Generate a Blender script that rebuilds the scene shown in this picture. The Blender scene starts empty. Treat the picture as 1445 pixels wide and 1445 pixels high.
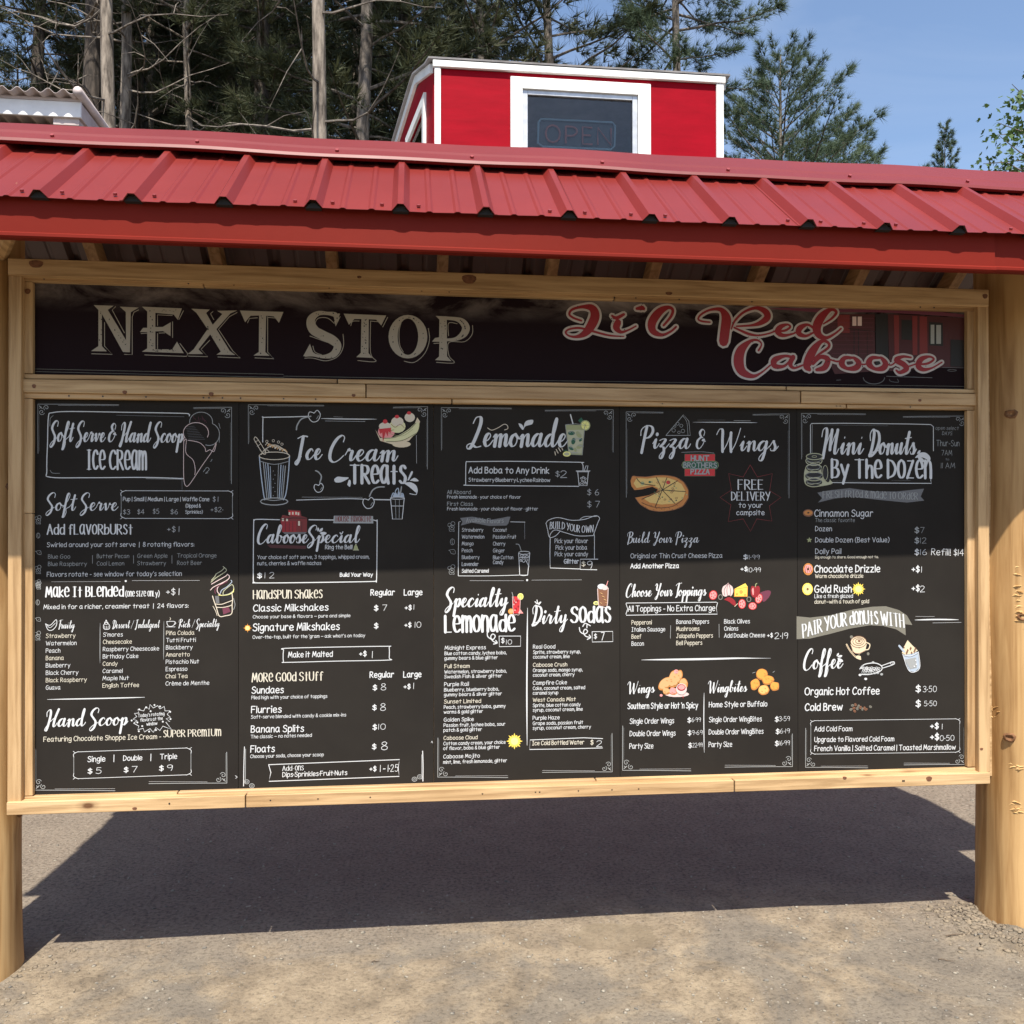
import bpy, bmesh, math, random
import numpy as np
from mathutils import Vector, Matrix
from mathutils.geometry import tessellate_polygon
R=math.radians
sc=bpy.context.scene; COL=sc.collection
# ---------------------------------------------------------------- camera
EYE=(-.377,-2.893,1.31); FPX=1266.; YAW,PITCH,ROLL=6.419,.436,-.058; CXP,CYP=722.5,757.56
def _cam_axes():
    y,p,r=R(YAW),R(PITCH),R(ROLL)
    f=Vector((math.sin(y)*math.cos(p),math.cos(y)*math.cos(p),math.sin(p))); a=Vector((math.cos(y),-math.sin(y),0)); b=a.cross(f)
    return a*math.cos(r)+b*math.sin(r), b*math.cos(r)-a*math.sin(r), f
AR,AU,AF=_cam_axes()
cd=bpy.data.cameras.new('camera'); cam=bpy.data.objects.new('camera',cd); COL.objects.link(cam); sc.camera=cam
cam.matrix_world=Matrix(((AR.x,AU.x,-AF.x,EYE[0]),(AR.y,AU.y,-AF.y,EYE[1]),(AR.z,AU.z,-AF.z,EYE[2]),(0,0,0,1)))
cd.sensor_width=36; cd.lens=36*FPX/1445; cd.shift_y=(CYP-722.5)/1445; cd.clip_start=.05; cd.clip_end=1500
def at(px,py,Y=None,Z=None):
    """place measured in the photograph (pixel) -> point of the plane Y=.. or Z=.. it lies on"""
    d=AF+AR*((px-CXP)/FPX)-AU*((py-CYP)/FPX)
    t=(Y-EYE[1])/d.y if Y is not None else (Z-EYE[2])/d.z
    return Vector(EYE)+d*t
# ---------------------------------------------------------------- light
SUN_AZ,SUN_EL=6.5,61.5
w=bpy.data.worlds.new('World'); sc.world=w; w.use_nodes=True; nt=w.node_tree
sky=nt.nodes.new('ShaderNodeTexSky'); sky.sky_type='NISHITA'; sky.sun_disc=False
sky.sun_elevation=R(SUN_EL); sky.sun_rotation=R(180+SUN_AZ); sky.air_density=1.; sky.dust_density=1.1; sky.ozone_density=1.5
nt.links.new(sky.outputs[0],nt.nodes['Background'].inputs[0]); nt.nodes['Background'].inputs[1].default_value=.108
wn_=N_=nt.nodes.new('ShaderNodeTexNoise'); wn_.inputs['Scale'].default_value=2.4; wn_.inputs['Detail'].default_value=7; wn_.inputs['Distortion'].default_value=1.1
wt_=nt.nodes.new('ShaderNodeTexCoord'); wm_=nt.nodes.new('ShaderNodeMapping'); wm_.inputs['Scale'].default_value=(1,1,3.2); wm_.inputs['Rotation'].default_value=(0,.5,.3); nt.links.new(wt_.outputs['Generated'],wm_.inputs[0]); nt.links.new(wm_.outputs[0],wn_.inputs[0])
wr_=nt.nodes.new('ShaderNodeMapRange'); wr_.inputs['From Min'].default_value=.50; wr_.inputs['From Max'].default_value=.80; wr_.inputs['To Max'].default_value=.17; nt.links.new(wn_.outputs[0],wr_.inputs['Value'])
wx_=nt.nodes.new('ShaderNodeMix'); wx_.data_type='RGBA'; wx_.inputs[7].default_value=(4.6,4.9,5.4,1); nt.links.new(wr_.outputs[0],wx_.inputs[0]); nt.links.new(sky.outputs[0],wx_.inputs[6]); nt.links.new(wx_.outputs[2],nt.nodes['Background'].inputs[0])
sl=bpy.data.lights.new('sun','SUN'); sun=bpy.data.objects.new('sun',sl); COL.objects.link(sun)
sl.energy=4.6; sl.angle=R(.53); sl.color=(1,.93,.82)
sv=Vector((-math.sin(R(SUN_AZ))*math.cos(R(SUN_EL)),-math.cos(R(SUN_AZ))*math.cos(R(SUN_EL)),math.sin(R(SUN_EL))))
sun.rotation_euler=(-sv).to_track_quat('-Z','Y').to_euler(); sun.location=sv*30
sc.view_settings.view_transform='Standard'; sc.view_settings.look='None'; sc.view_settings.gamma=1; sc.view_settings.exposure=1.0
sc.render.engine='CYCLES'; sc.cycles.max_bounces=6; sc.cycles.transparent_max_bounces=8; sc.cycles.caustics_reflective=False; sc.cycles.caustics_refractive=False
# ---------------------------------------------------------------- materials
def newmat(name):
    m=bpy.data.materials.new(name); m.use_nodes=True; return m,m.node_tree,m.node_tree.nodes['Principled BSDF']
def flat(name,c,rough=.6,metal=0.,spec=.5):
    m,t,b=newmat(name); b.inputs['Base Color'].default_value=(*c,1); b.inputs['Roughness'].default_value=rough; b.inputs['Metallic'].default_value=metal
    b.inputs['Specular IOR Level'].default_value=spec; return m
def N(t,k,**kw):
    n=t.nodes.new(k)
    for a,v in kw.items():
        if a in n.inputs: n.inputs[a].default_value=v
        else: setattr(n,a,v)
    return n
def ramp(t,src,stops):
    r=t.nodes.new('ShaderNodeValToRGB'); e=r.color_ramp.elements
    while len(e)<len(stops): e.new(.5)
    for i,(p,c) in enumerate(stops): e[i].position=p; e[i].color=(*c,1) if len(c)==3 else c
    t.links.new(src,r.inputs[0]); return r
def coords(t,scale,rnd=True,kind='Object'):
    tc=t.nodes.new('ShaderNodeTexCoord'); mp=t.nodes.new('ShaderNodeMapping'); mp.inputs['Scale'].default_value=scale
    t.links.new(tc.outputs[kind],mp.inputs[0])
    if rnd:
        oi=t.nodes.new('ShaderNodeObjectInfo'); vm=t.nodes.new('ShaderNodeVectorMath'); vm.operation='SCALE'; vm.inputs[0].default_value=(37,53,71); t.links.new(oi.outputs['Random'],vm.inputs['Scale'])
        t.links.new(vm.outputs[0],mp.inputs['Location'])
    return mp.outputs[0]
def bump(t,b,src,strength,dist):
    n=N(t,'ShaderNodeBump',Strength=strength,Distance=dist); t.links.new(src,n.inputs['Height']); t.links.new(n.outputs[0],b.inputs['Normal']); return n
def noisy(name,c1,c2,scale=(8,8,8),rough=.7,bs=.3,bd=.004,metal=0,detail=6,spec=.4,lo=.35,hi=.65,rnd=True):
    m,t,b=newmat(name); v=coords(t,scale,rnd); n=N(t,'ShaderNodeTexNoise',Scale=1.,Detail=detail,Roughness=.6); t.links.new(v,n.inputs[0])
    r=ramp(t,n.outputs[0],[(lo,c1),(hi,c2)]); t.links.new(r.outputs[0],b.inputs['Base Color']); b.inputs['Roughness'].default_value=rough; b.inputs['Metallic'].default_value=metal; b.inputs['Specular IOR Level'].default_value=spec
    if bs: bump(t,b,n.outputs[0],bs,bd)
    return m
def mixc(t,fac,a,b_,blend='MIX'):
    n=t.nodes.new('ShaderNodeMix'); n.data_type='RGBA'; n.blend_type=blend
    for s,i in ((fac,0),(a,6),(b_,7)):
        if isinstance(s,(int,float)): n.inputs[i].default_value=s
        elif isinstance(s,tuple): n.inputs[i].default_value=(*s,1)
        else: t.links.new(s,n.inputs[i])
    return n.outputs[2]
def pine_wood(name,axis,light,dark,knot=(.13,.06,.025),rough=.62,ks=1.,grain=(3,60)):
    m,t,b=newmat(name); lo,hi=grain
    s=[hi,hi,hi]; s[axis]=lo
    v=coords(t,tuple(s)); n=N(t,'ShaderNodeTexNoise',Scale=1.,Detail=5,Roughness=.55,Distortion=.4); t.links.new(v,n.inputs[0])
    s2=[5,5,5]; s2[axis]=.9; v2=coords(t,tuple(s2)); n2=N(t,'ShaderNodeTexNoise',Scale=1.,Detail=4,Roughness=.6); t.links.new(v2,n2.inputs[0])
    r=ramp(t,n.outputs[0],[(.36,dark),(.5,tuple((a+c)/2*1.06 for a,c in zip(light,dark))),(.62,light)])
    c=mixc(t,.55,r.outputs[0],ramp(t,n2.outputs[0],[(.34,(.56,.47,.36)),(.62,(1,1,1))]).outputs[0],'MULTIPLY')
    oi=t.nodes.new('ShaderNodeObjectInfo'); c=mixc(t,.55,c,ramp(t,oi.outputs['Random'],[(0,(.78,.78,.8)),(.5,(1,.94,.84)),(1,(1.,1.,.96))]).outputs[0],'MULTIPLY')
    s3=[8*ks,8*ks,8*ks]; s3[axis]=4.*ks; v3=coords(t,tuple(s3)); vo=N(t,'ShaderNodeTexVoronoi',Scale=1.); t.links.new(v3,vo.inputs[0])
    k=ramp(t,vo.outputs['Distance'],[(.045,(1,1,1)),(.085,(.35,.35,.35)),(.16,(0,0,0))]); vs=N(t,'ShaderNodeSeparateColor'); t.links.new(vo.outputs['Color'],vs.inputs[0])
    g=N(t,'ShaderNodeMath',operation='GREATER_THAN'); g.inputs[1].default_value=.62; t.links.new(vs.outputs[0],g.inputs[0])
    mu=N(t,'ShaderNodeMath',operation='MULTIPLY'); t.links.new(g.outputs[0],mu.inputs[0]); t.links.new(k.outputs[0],mu.inputs[1])
    c=mixc(t,mu.outputs[0],c,knot); t.links.new(c,b.inputs['Base Color']); b.inputs['Roughness'].default_value=rough; b.inputs['Specular IOR Level'].default_value=.3
    bump(t,b,n.outputs[0],.6,.003); return m
WL,WD=(.57,.40,.225),(.37,.24,.122)
M={}
M['wood_x']=pine_wood('pine_board_x',0,WL,WD); M['wood_z']=pine_wood('pine_board_z',2,WL,WD); M['wood_y']=pine_wood('pine_board_y',1,WL,WD)
M['log']=pine_wood('peeled_log',2,(.49,.32,.15),(.28,.155,.058),knot=(.16,.07,.03),ks=.55,grain=(1.6,26))
M['log_chip']=noisy('torn_log_fibre',(.62,.42,.19),(.42,.24,.09),(60,60,60),.8,.3,.002)
M['knot']=noisy('log_knot',(.22,.10,.04),(.11,.05,.02),(60,60,60),.8,.4,.002)
M['shade_black']=flat('shade_black',(.012,.011,.011),.9)  # near-black colour standing in for the shade inside the roof ribs
M['nail']=flat('nail_head',(.05,.04,.035),.5,.6)
M['panel']=noisy('black_menu_sheet',(.0215,.019,.017),(.0265,.0235,.0205),(3,3,3),.55,0,spec=.02)
def paint_metal(name,c,rough=.36,var=.07):
    m,t,b=newmat(name); v=coords(t,(2.2,2.2,2.2)); n=N(t,'ShaderNodeTexNoise',Scale=1.,Detail=5,Roughness=.65); t.links.new(v,n.inputs[0])
    r=ramp(t,n.outputs[0],[(.3,tuple(x*(1-var) for x in c)),(.7,tuple(min(1,x*(1+var)) for x in c))]); t.links.new(r.outputs[0],b.inputs['Base Color'])
    rr=N(t,'ShaderNodeMapRange'); rr.inputs['To Min'].default_value=rough-.06; rr.inputs['To Max'].default_value=rough+.1; t.links.new(n.outputs[0],rr.inputs['Value']); t.links.new(rr.outputs[0],b.inputs['Roughness'])
    v2=coords(t,(14,3,14)); n2=N(t,'ShaderNodeTexNoise',Scale=1.,Detail=2); t.links.new(v2,n2.inputs[0]); bump(t,b,n2.outputs[0],.12,.004); b.inputs['Specular IOR Level'].default_value=.38; return m
M['red_metal']=paint_metal('red_painted_steel',(.155,.016,.0125)); M['red_trim']=paint_metal('red_trim_steel',(.150,.0115,.006),.65)
M['cap_metal']=paint_metal('red_cap_steel',(.135,.012,.013),.5)
M['red_trim'].node_tree.nodes['Principled BSDF'].inputs['Specular IOR Level'].default_value=.12
M['red_inside']=flat('roof_underside',(.15,.12,.125),.6,.3)
M['screw']=flat('screw_head',(.30,.06,.06),.35,.4)
M['red_wall']=noisy('red_painted_plywood',(.29,.0018,.011),(.24,.0015,.009),(3,3,14),.55,.35,.003,spec=.06)
M['white_paint']=noisy('white_painted_wood',(.80,.80,.79),(.66,.66,.64),(9,9,2.5),.5,.2,.002)
M['roof_grey']=noisy('grey_roofing',(.20,.19,.19),(.32,.31,.31),(6,6,6),.8,.3,.003)
M['alu']=noisy('aluminium_sash',(.55,.56,.58),(.42,.43,.45),(12,12,12),.4,.1,.001,metal=.6)
M['dark_inside']=flat('unlit_interior',(.09,.09,.095),.9)
M['steel']=flat('dark_iron',(.04,.04,.045),.5,.7)
M['shed_white']=noisy('white_enamel_sheet',(.78,.78,.80),(.66,.66,.68),(5,5,5),.45,.1,.002)
M['shed_tan']=noisy('weathered_pinkish_sheet',(.50,.43,.42),(.36,.30,.29),(7,7,7),.6,.2,.003)
def glass():
    m,t,b=newmat('window_glass'); o=t.nodes['Material Output']; tr=N(t,'ShaderNodeBsdfTransparent'); tr.inputs[0].default_value=(.86,.88,.88,1)
    gl=N(t,'ShaderNodeBsdfGlossy'); gl.inputs['Roughness'].default_value=.03; fr=N(t,'ShaderNodeFresnel'); fr.inputs[0].default_value=1.5; mx=N(t,'ShaderNodeMixShader')
    t.links.new(fr.outputs[0],mx.inputs[0]); t.links.new(tr.outputs[0],mx.inputs[1]); t.links.new(gl.outputs[0],mx.inputs[2]); t.links.new(mx.outputs[0],o.inputs[0]); return m
M['glass']=glass()
def ink(name,c,rough=.5): return flat(name,c,rough,0,.3)
INK=dict(white=ink('print_white',(.56,.57,.58)),grey=ink('print_grey',(.29,.30,.30)),faint=ink('print_faint',(.13,.13,.135)),cream=ink('print_cream',(.56,.52,.43)),black=ink('print_black',(.016,.014,.014)),
 red=ink('print_red',(.50,.03,.035)),dred=ink('print_dark_red',(.17,.025,.025)),vred=ink('print_faint_red',(.06,.014,.016)),green=ink('print_green',(.10,.20,.09)),dgreen=ink('print_dark_green',(.02,.09,.05)),yellow=ink('print_yellow',(.85,.62,.10)),
 lemon=ink('print_lemon',(.72,.70,.24)),orange=ink('print_orange',(.72,.30,.06)),brown=ink('print_brown',(.20,.09,.05)),tan=ink('print_tan',(.55,.33,.15)),crust=ink('print_crust',(.48,.19,.05)),cheese=ink('print_cheese',(.62,.42,.14)),
 pink=ink('print_pink',(.72,.28,.27)),plum=ink('print_plum',(.14,.035,.06)),banner=ink('print_banner',(.17,.16,.13)),marker=ink('chalk_marker',(.42,.43,.44)),bone=ink('print_bone',(.31,.275,.225)),outline=ink('print_outline',(.46,.42,.41)),olive=ink('print_olive',(.30,.32,.16)),khaki=ink('print_khaki',(.40,.40,.27)),
 bananas=ink('print_banana',(.62,.60,.34)),sand=ink('print_sand',(.62,.52,.36)),steam=ink('print_steam',(.1,.09,.09)),ivory=ink('print_ivory',(.60,.53,.42)),rose=ink('print_rose',(.62,.48,.46)),maroon=ink('print_maroon',(.25,.018,.024)),bluish=ink('print_blue_grey',(.36,.42,.50)),neon_r=ink('unlit_red_tube',(.48,.14,.12)),neon_b=ink('unlit_blue_tube',(.28,.42,.54)))
# ---------------------------------------------------------------- object helpers
LOCS={}
def link(o,parent=None):
    COL.objects.link(o)
    if parent is not None: o.parent=parent
    return o
def root(name,label,cat,loc=(0,0,0),group=None):
    o=bpy.data.objects.new(name,None); o.empty_display_size=.1; link(o); o.location=loc; LOCS[o.name]=Vector(loc); o['label']=label; o['category']=cat
    if group: o['group']=group
    return o
def tag(o,label=None,cat=None,group=None,kind=None):
    for k,v in (('label',label),('category',cat),('group',group),('kind',kind)):
        if v: o[k]=v
    return o
def mk(name,vs,fs,mat,parent=None,smooth=False,label=None,kind=None,loc=None):
    """one mesh object; vs are world coordinates, stored relative to its parent (or to loc)"""
    base=LOCS.get(parent.name,Vector((0,0,0))) if parent is not None else (Vector(loc) if loc is not None else Vector((0,0,0)))
    me=bpy.data.meshes.new(name); me.from_pydata([tuple(Vector(v)-base) for v in vs],[],fs); me.update()
    if smooth: me.shade_smooth()
    for m in (mat if isinstance(mat,(list,tuple)) else [mat]): me.materials.append(m)
    o=bpy.data.objects.new(name,me); link(o,parent)
    if parent is None: o.location=base
    LOCS[o.name]=base
    if label: o['label']=label
    if kind: o['kind']=kind
    return o
def mk_np(name,V,F,mat,parent=None,kind=None,smooth=False,base=(0,0,0)):
    me=bpy.data.meshes.new(name); V=np.asarray(V,np.float32)-np.array(base,np.float32); F=np.asarray(F,np.int32)
    me.vertices.add(len(V)); me.vertices.foreach_set('co',V.ravel()); k=F.shape[1]
    me.loops.add(F.size); me.loops.foreach_set('vertex_index',F.ravel()); me.polygons.add(len(F)); me.polygons.foreach_set('loop_start',np.arange(0,F.size,k,dtype=np.int32))
    me.update(calc_edges=True)
    if smooth: me.shade_smooth()
    me.materials.append(mat); o=bpy.data.objects.new(name,me); link(o,parent); LOCS[o.name]=Vector(base)
    if kind: o['kind']=kind
    return o
class MB:
    def __init__(s): s.v=[];s.f=[]
    def hexa(s,p):   # 8 points: front 4 (tl,tr,br,bl), back 4
        n=len(s.v); s.v+=[tuple(q) for q in p]; s.f+=[tuple(n+i for i in q) for q in ((0,3,2,1),(4,5,6,7),(0,1,5,4),(1,2,6,5),(2,3,7,6),(3,0,4,7))]; return s
    def box(s,x0,x1,y0,y1,z0,z1): return s.hexa([(x0,y0,z1),(x1,y0,z1),(x1,y0,z0),(x0,y0,z0),(x0,y1,z1),(x1,y1,z1),(x1,y1,z0),(x0,y1,z0)])
    def tube(s,pts,rad,n=8,cap=True):
        pts=[Vector(p) for p in pts]; rad=rad if isinstance(rad,(list,tuple)) else [rad]*len(pts); b=len(s.v); prev=None
        for i,p in enumerate(pts):
            d=(pts[min(i+1,len(pts)-1)]-pts[max(i-1,0)]).normalized(); u=d.orthogonal().normalized() if prev is None else (prev-d*prev.dot(d)).normalized(); prev=u; v=d.cross(u)
            s.v+=[tuple(p+(u*math.cos(a)+v*math.sin(a))*rad[i]) for a in (2*math.pi*k/n for k in range(n))]
        for i in range(len(pts)-1):
            for k in range(n): s.f.append((b+i*n+k,b+i*n+(k+1)%n,b+(i+1)*n+(k+1)%n,b+(i+1)*n+k))
        if cap: s.f.append(tuple(b+k for k in range(n))[::-1]); s.f.append(tuple(b+(len(pts)-1)*n+k for k in range(n)))
        return s
    def prism(s,prof,y0,y1):  # outline in XZ pushed along Y
        n=len(s.v); k=len(prof); s.v+=[(x,y0,z) for x,z in prof]+[(x,y1,z) for x,z in prof]
        for t in tessellate_polygon([[Vector((x,z,0)) for x,z in prof]]): s.f+=[tuple(n+i for i in t),tuple(n+k+i for i in t[::-1])]
        s.f+=[(n+i,n+(i+1)%k,n+k+(i+1)%k,n+k+i) for i in range(k)]; return s
    def done(s,name,mat,parent=None,bevel=0,**kw):
        o=mk(name,s.v,s.f,mat,parent,**kw)
        bm=bmesh.new(); bm.from_mesh(o.data); bmesh.ops.recalc_face_normals(bm,faces=bm.faces)
        if bevel: bmesh.ops.bevel(bm,geom=list(bm.edges),offset=bevel,segments=1,affect='EDGES')
        bm.to_mesh(o.data); bm.free(); return o

# ================================================================ the menu shelter
SH=root('menu_shelter','open log and pine shelter with a red metal roof holding the black menu boards','shelter',(0,0,0))
def board(name,tl,tr,br,bl,yf,yb,mat,bev=.0015,tw=0):
    a=[at(*p,Y=yf) for p in (tl,tr,br,bl)]
    return MB().hexa([tuple(p) for p in a]+[(p.x,yb,p.z) for p in a]).done(name,mat,SH,bevel=bev)
def lerp(a,b,t): return tuple(x+(y-x)*t for x,y in zip(a,b))
def hboard(name,tl,tr,br,bl,yf,yb,cuts,mat='wood_x'):
    cuts=[0]+list(cuts)+[1]
    for i,(u,v) in enumerate(zip(cuts,cuts[1:])):
        g=.0006
        j=(.0012 if i%2 else 0)
        board(name,lerp(tl,tr,u+(g if u else 0)),lerp(tl,tr,v-(g if v<1 else 0)),lerp(bl,br,v-(g if v<1 else 0)),lerp(bl,br,u+(g if u else 0)),yf-j,yb,M[mat])
YF=-.042
hboard('top_beam',(11,364),(1395.5,408.5),(1395.5,432.5),(11,388),YF-.006,.048,[],)
board('side_stud',(12,388.6),(30.3,389.2),(29.8,1132.5),(10,1133.6),YF,.047,M['wood_z'])
board('side_stud',(1380,431.8),(1395,432.8),(1397.5,1089.6),(1381.5,1090.2),YF,.047,M['wood_z'])
YT=-.021
hboard('banner_trim',(31,388.6),(1379.4,432.6),(1379.4,439.5),(31,396.6),YT,-.0015,[.19,.62])
hboard('banner_trim',(31,527.6),(1379.4,549.6),(1379.4,555),(31,534),YT-.001,-.0015,[.33,.8])
hboard('middle_rail',(31,534.6),(1379.4,555.6),(1379.4,572.2),(31,553.6),YT-.009,-.0015,[.36,.815])
hboard('menu_trim',(31,554.2),(1379.4,572.8),(1379.4,578.6),(31,561.6),YT,-.0015,[.45,.863])
board('inner_trim',(31,397.3),(46,397.8),(46,527),(31,526.6),YT+.001,-.0015,M['wood_z'])
board('inner_trim',(1365,438.6),(1379.4,440),(1379.4,549),(1365,548.6),YT+.001,-.0015,M['wood_z'])
board('inner_trim',(31,562.2),(46,562.4),(45.6,724),(30.6,724),YT,-.0015,M['wood_z'])
board('inner_trim',(30.6,724.6),(45.6,724.6),(46,1123),(30.4,1123.6),YT+.001,-.0015,M['wood_z'])
board('inner_trim',(1365,579),(1379.4,579.4),(1380.5,1082),(1365.5,1082.4),YT+.001,-.0015,M['wood_z'])
hboard('menu_trim',(30.4,1124.6),(1381.3,1083.4),(1381.3,1089.2),(30.4,1131.8),YT-.001,-.0015,[.163,.6])
hboard('sill_board',(9,1132.6),(1397.5,1090.4),(1397.5,1106),(9,1150.6),YF-.012,.05,[.243,.74])
# backing sheet and rear studs (seen from behind or the side)
MB().box(-1.60,1.62,.012,.024,.505,2.17).done('backing_sheet',M['wood_x'],SH)
for x in (-.92,-.31,.3,.91): MB().box(x,x+.038,.0245,.11,.60,2.16).done('rear_stud',M['wood_z'],SH,bevel=.0015)
# nail heads
rn=random.Random(5)
for i in range(38):
    px=60+rn.random()*1290; k=rn.choice((0,1,2))
    py={0:lerp((31,392.5),(1379,436),(px-31)/1348)[1],1:lerp((31,557.8),(1379,575.6),(px-31)/1348)[1],2:lerp((9,1141),(1397,1098),(px-9)/1388)[1]}[k]
    p=at(px,py,Y={0:YT,1:YT,2:YF-.012}[k]); MB().tube([(p.x,p.y-.0012,p.z),(p.x,p.y+.006,p.z)],.0028,6).done('nail',M['nail'],SH)
# logs
def log_post(cx,cy,r,top,seed,knots):
    rr=random.Random(seed); n=40; nz=46; vs=[];fs=[]; ph=[rr.random()*6.28 for _ in range(6)]
    def rad(a,z):
        q=r*(1.04-.035*z/2.2)+.004*math.sin(2*a+ph[0]+z*.7)+.003*math.sin(3*a+ph[1]-z*1.3)+.0025*math.sin(z*5+ph[2])+.0016*math.sin(5*a+z*9+ph[3])
        for (ka,kz,kr,kh) in knots:
            da=(a-ka+math.pi)%(2*math.pi)-math.pi; d=math.hypot(da*r,(z-kz))/kr
            q+=kh*math.exp(-d*d)
        return q+ (.006*math.exp(-max(z,0)/.04))
    for j in range(nz+1):
        z=-.08+(top+.08)*j/nz
        for i in range(n):
            a=2*math.pi*i/n; q=rad(a,z); vs.append((cx+math.sin(a)*q,cy-math.cos(a)*q,z))
    for j in range(nz):
        for i in range(n): fs.append((j*n+i,j*n+(i+1)%n,(j+1)*n+(i+1)%n,(j+1)*n+i))
    fs.append(tuple(nz*n+i for i in range(n)))
    p=mk('log_post',vs,fs,M['log'],SH,smooth=True)
    for (ka,kz,kr,kh) in knots:
        if kh<=0: continue
        q=rad(ka,kz); c=Vector((cx+math.sin(ka)*q,cy-math.cos(ka)*q,kz)); d=Vector((math.sin(ka),-math.cos(ka),0)); s=d.cross(Vector((0,0,1))); b=MB(); k=9
        ring=[]
        for (f_,o_) in ((1.5,-.004),(1.05,.004),(.8,.001),(.01,-.003)):
            ring.append([tuple(c+d*o_+(s*math.cos(2*math.pi*i/k)*1.0+Vector((0,0,1))*math.sin(2*math.pi*i/k)*.8)*kr*.42*f_*(1+.12*math.sin(i*2.3))) for i in range(k)])
        for g in ring: b.v+=g
        for g in range(3):
            for i in range(k): b.f.append((g*k+i,g*k+(i+1)%k,(g+1)*k+(i+1)%k,(g+1)*k+i))
        o=mk('knot',b.v,b.f,M['knot'],p,smooth=True)
    return p,rad
PR=1.737; PL=-1.704
def ang(px,py,cx,cy,r):  # side of the log seen at that pixel
    p=at(px,py,Y=cy-r*.8); return math.asin(max(-1,min(1,(p.x-cx)/r))),p.z
kn=[(*ang(1428,584,PR,.05,.125),.035,.004),(*ang(1409,615,PR,.05,.125),.028,.003),(*ang(1428,1041,PR,.05,.125),.033,.009),(*ang(1398,1039,PR,.05,.125),.02,-.002),(*ang(1439,870,PR,.05,.125),.03,.003)]
post_r,rad_r=log_post(PR,.05,.125,2.42,3,kn)
kn=[(*ang(4,686,PL,.05,.118),.03,.004),(*ang(22,1160,PL,.05,.118),.03,.007),(.1,1.5,.04,.003)]
post_l,rad_l=log_post(PL,.05,.118,2.42,8,kn)
def chips(px,py,n,spread,name='torn_bark'):
    b=MB(); rr=random.Random(int(px*7+py)); a0,z0=ang(px,py,PR,.05,.125)
    for i in range(n):
        a=a0+rr.gauss(0,spread[0])/.125; z=z0+rr.gauss(0,spread[1]); q=rad_r(a,z); d=Vector((math.sin(a),-math.cos(a),0)); s=Vector((math.cos(a),math.sin(a),0)); c=Vector((PR,.05,z))+d*(q-.002)
        L=rr.uniform(.005,.018); W=rr.uniform(.002,.006); h=rr.uniform(.002,.007); up=Vector((0,0,1)); t=rr.uniform(-.5,.5); ax=(s+up*t).normalized(); bx=d.cross(ax)
        p=[c-ax*L-bx*W,c+ax*L-bx*W*.6,c+ax*L*.8+bx*W,c-ax*L*.7+bx*W]; n0=len(b.v); b.v+=[tuple(q_) for q_ in p]+[tuple(c+d*h+bx*W*.5-ax*L*.3),tuple(c+d*h*.8+bx*W*.4+ax*L*.5)]
        b.f+=[(n0,n0+1,n0+5,n0+4),(n0+1,n0+2,n0+5),(n0+2,n0+3,n0+4,n0+5),(n0+3,n0,n0+4)]
    return b.done(name,M['log_chip'],post_r)
chips(1410,1005,70,(.024,.010)); chips(1403,950,10,(.006,.01)); chips(1408,930,18,(.008,.012)); chips(1436,840,18,(.004,.05)); chips(1436,1082,9,(.012,.003)); chips(1435,1140,16,(.012,.008)); chips(1400,800,6,(.004,.004)); chips(1398,870,8,(.002,.03))
# ---- roof
EL,ER=-1.95,2.08
def lin(x,a,b): return a+(b-a)*(x+1.5)/3.0     # value at X=-1.5 and X=+1.5
def yeave(x): return lin(x,-.500,-.470)
def zeave(x): return lin(x,2.190,2.207)
YR,ZR=.03,2.585
def ytop(x): return lin(x,-.1,-.09)
def roof_z(x,y):   # front slope
    t=(y-yeave(x))/(YR-yeave(x)); return zeave(x)+(ZR-zeave(x))*t
PITCH_RIB=.2286
def profile(x,x0,w=1.0):
    u=((x-x0)%PITCH_RIB)
    u=min(u,PITCH_RIB-u); h=0
    if u<.008: h=.019
    elif u<.024: h=.019*(1-(u-.008)/.016)
    v=((x-x0)%PITCH_RIB)/PITCH_RIB
    for c in (.335,.665):
        e=abs(v-c)*PITCH_RIB
        if e<.010: h=max(h,.0032*(1-max(0,e-.004)/.006))
    return h
RIB0=-1.404+.0; RIB0=at(50,271,Y=-.515).x
def sheet(xa,xb,front,k):
    xs=set(); i0=int(math.floor((xa-RIB0)/PITCH_RIB))-1
    for i in range(i0,i0+8):
        c=RIB0+i*PITCH_RIB
        for o in (-.024,-.008,.008,.024): xs.add(round(c+o,5))
        for q in (.335,.665):
            for o in (-.010,-.004,.004,.010): xs.add(round(c+q*PITCH_RIB+o,5))
    xs=sorted([x for x in xs if xa<x<xb]+[xa,xb]); vs=[];fs=[]; nj=9; rr=random.Random(k)
    sg=1
    for j in range(nj+1):
        t=j/nj
        for x in xs:
            ye=yeave(x); y=ye+(YR-.004-ye)*t; z=roof_z(x,y)
            skew=lin(x,.045,-.018)*-(1-t)   # sheets were laid a touch out of square
            h=profile(x,RIB0)+ .0012*k%.0024
            wv=.0007*math.sin(x*27+k)*math.exp(-t*9)+.0008*math.sin(x*9.+1.7)*math.exp(-t*8)
            n_y=-(ZR-zeave(x))/math.hypot(ZR-zeave(x),YR-ye)
            if front: vs.append((x+skew*0,y+n_y*(h),z+h*.8+wv+.0006*k))
            else: vs.append((x,2*YR-y-n_y*h,z+h*.8+.0006*k))
    n=len(xs)
    for j in range(nj):
        for i in range(n-1): fs.append((j*n+i,j*n+i+1,(j+1)*n+i+1,(j+1)*n+i) if front else (j*n+i,(j+1)*n+i,(j+1)*n+i+1,j*n+i+1))
    o=mk('roof_panel',vs,fs,[M['red_metal'],M['red_inside']],SH)
    md=o.modifiers.new('thickness','SOLIDIFY'); md.thickness=.0012; md.offset=-1; md.material_offset=1
    return o
c0=RIB0-3*PITCH_RIB-.03
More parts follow.
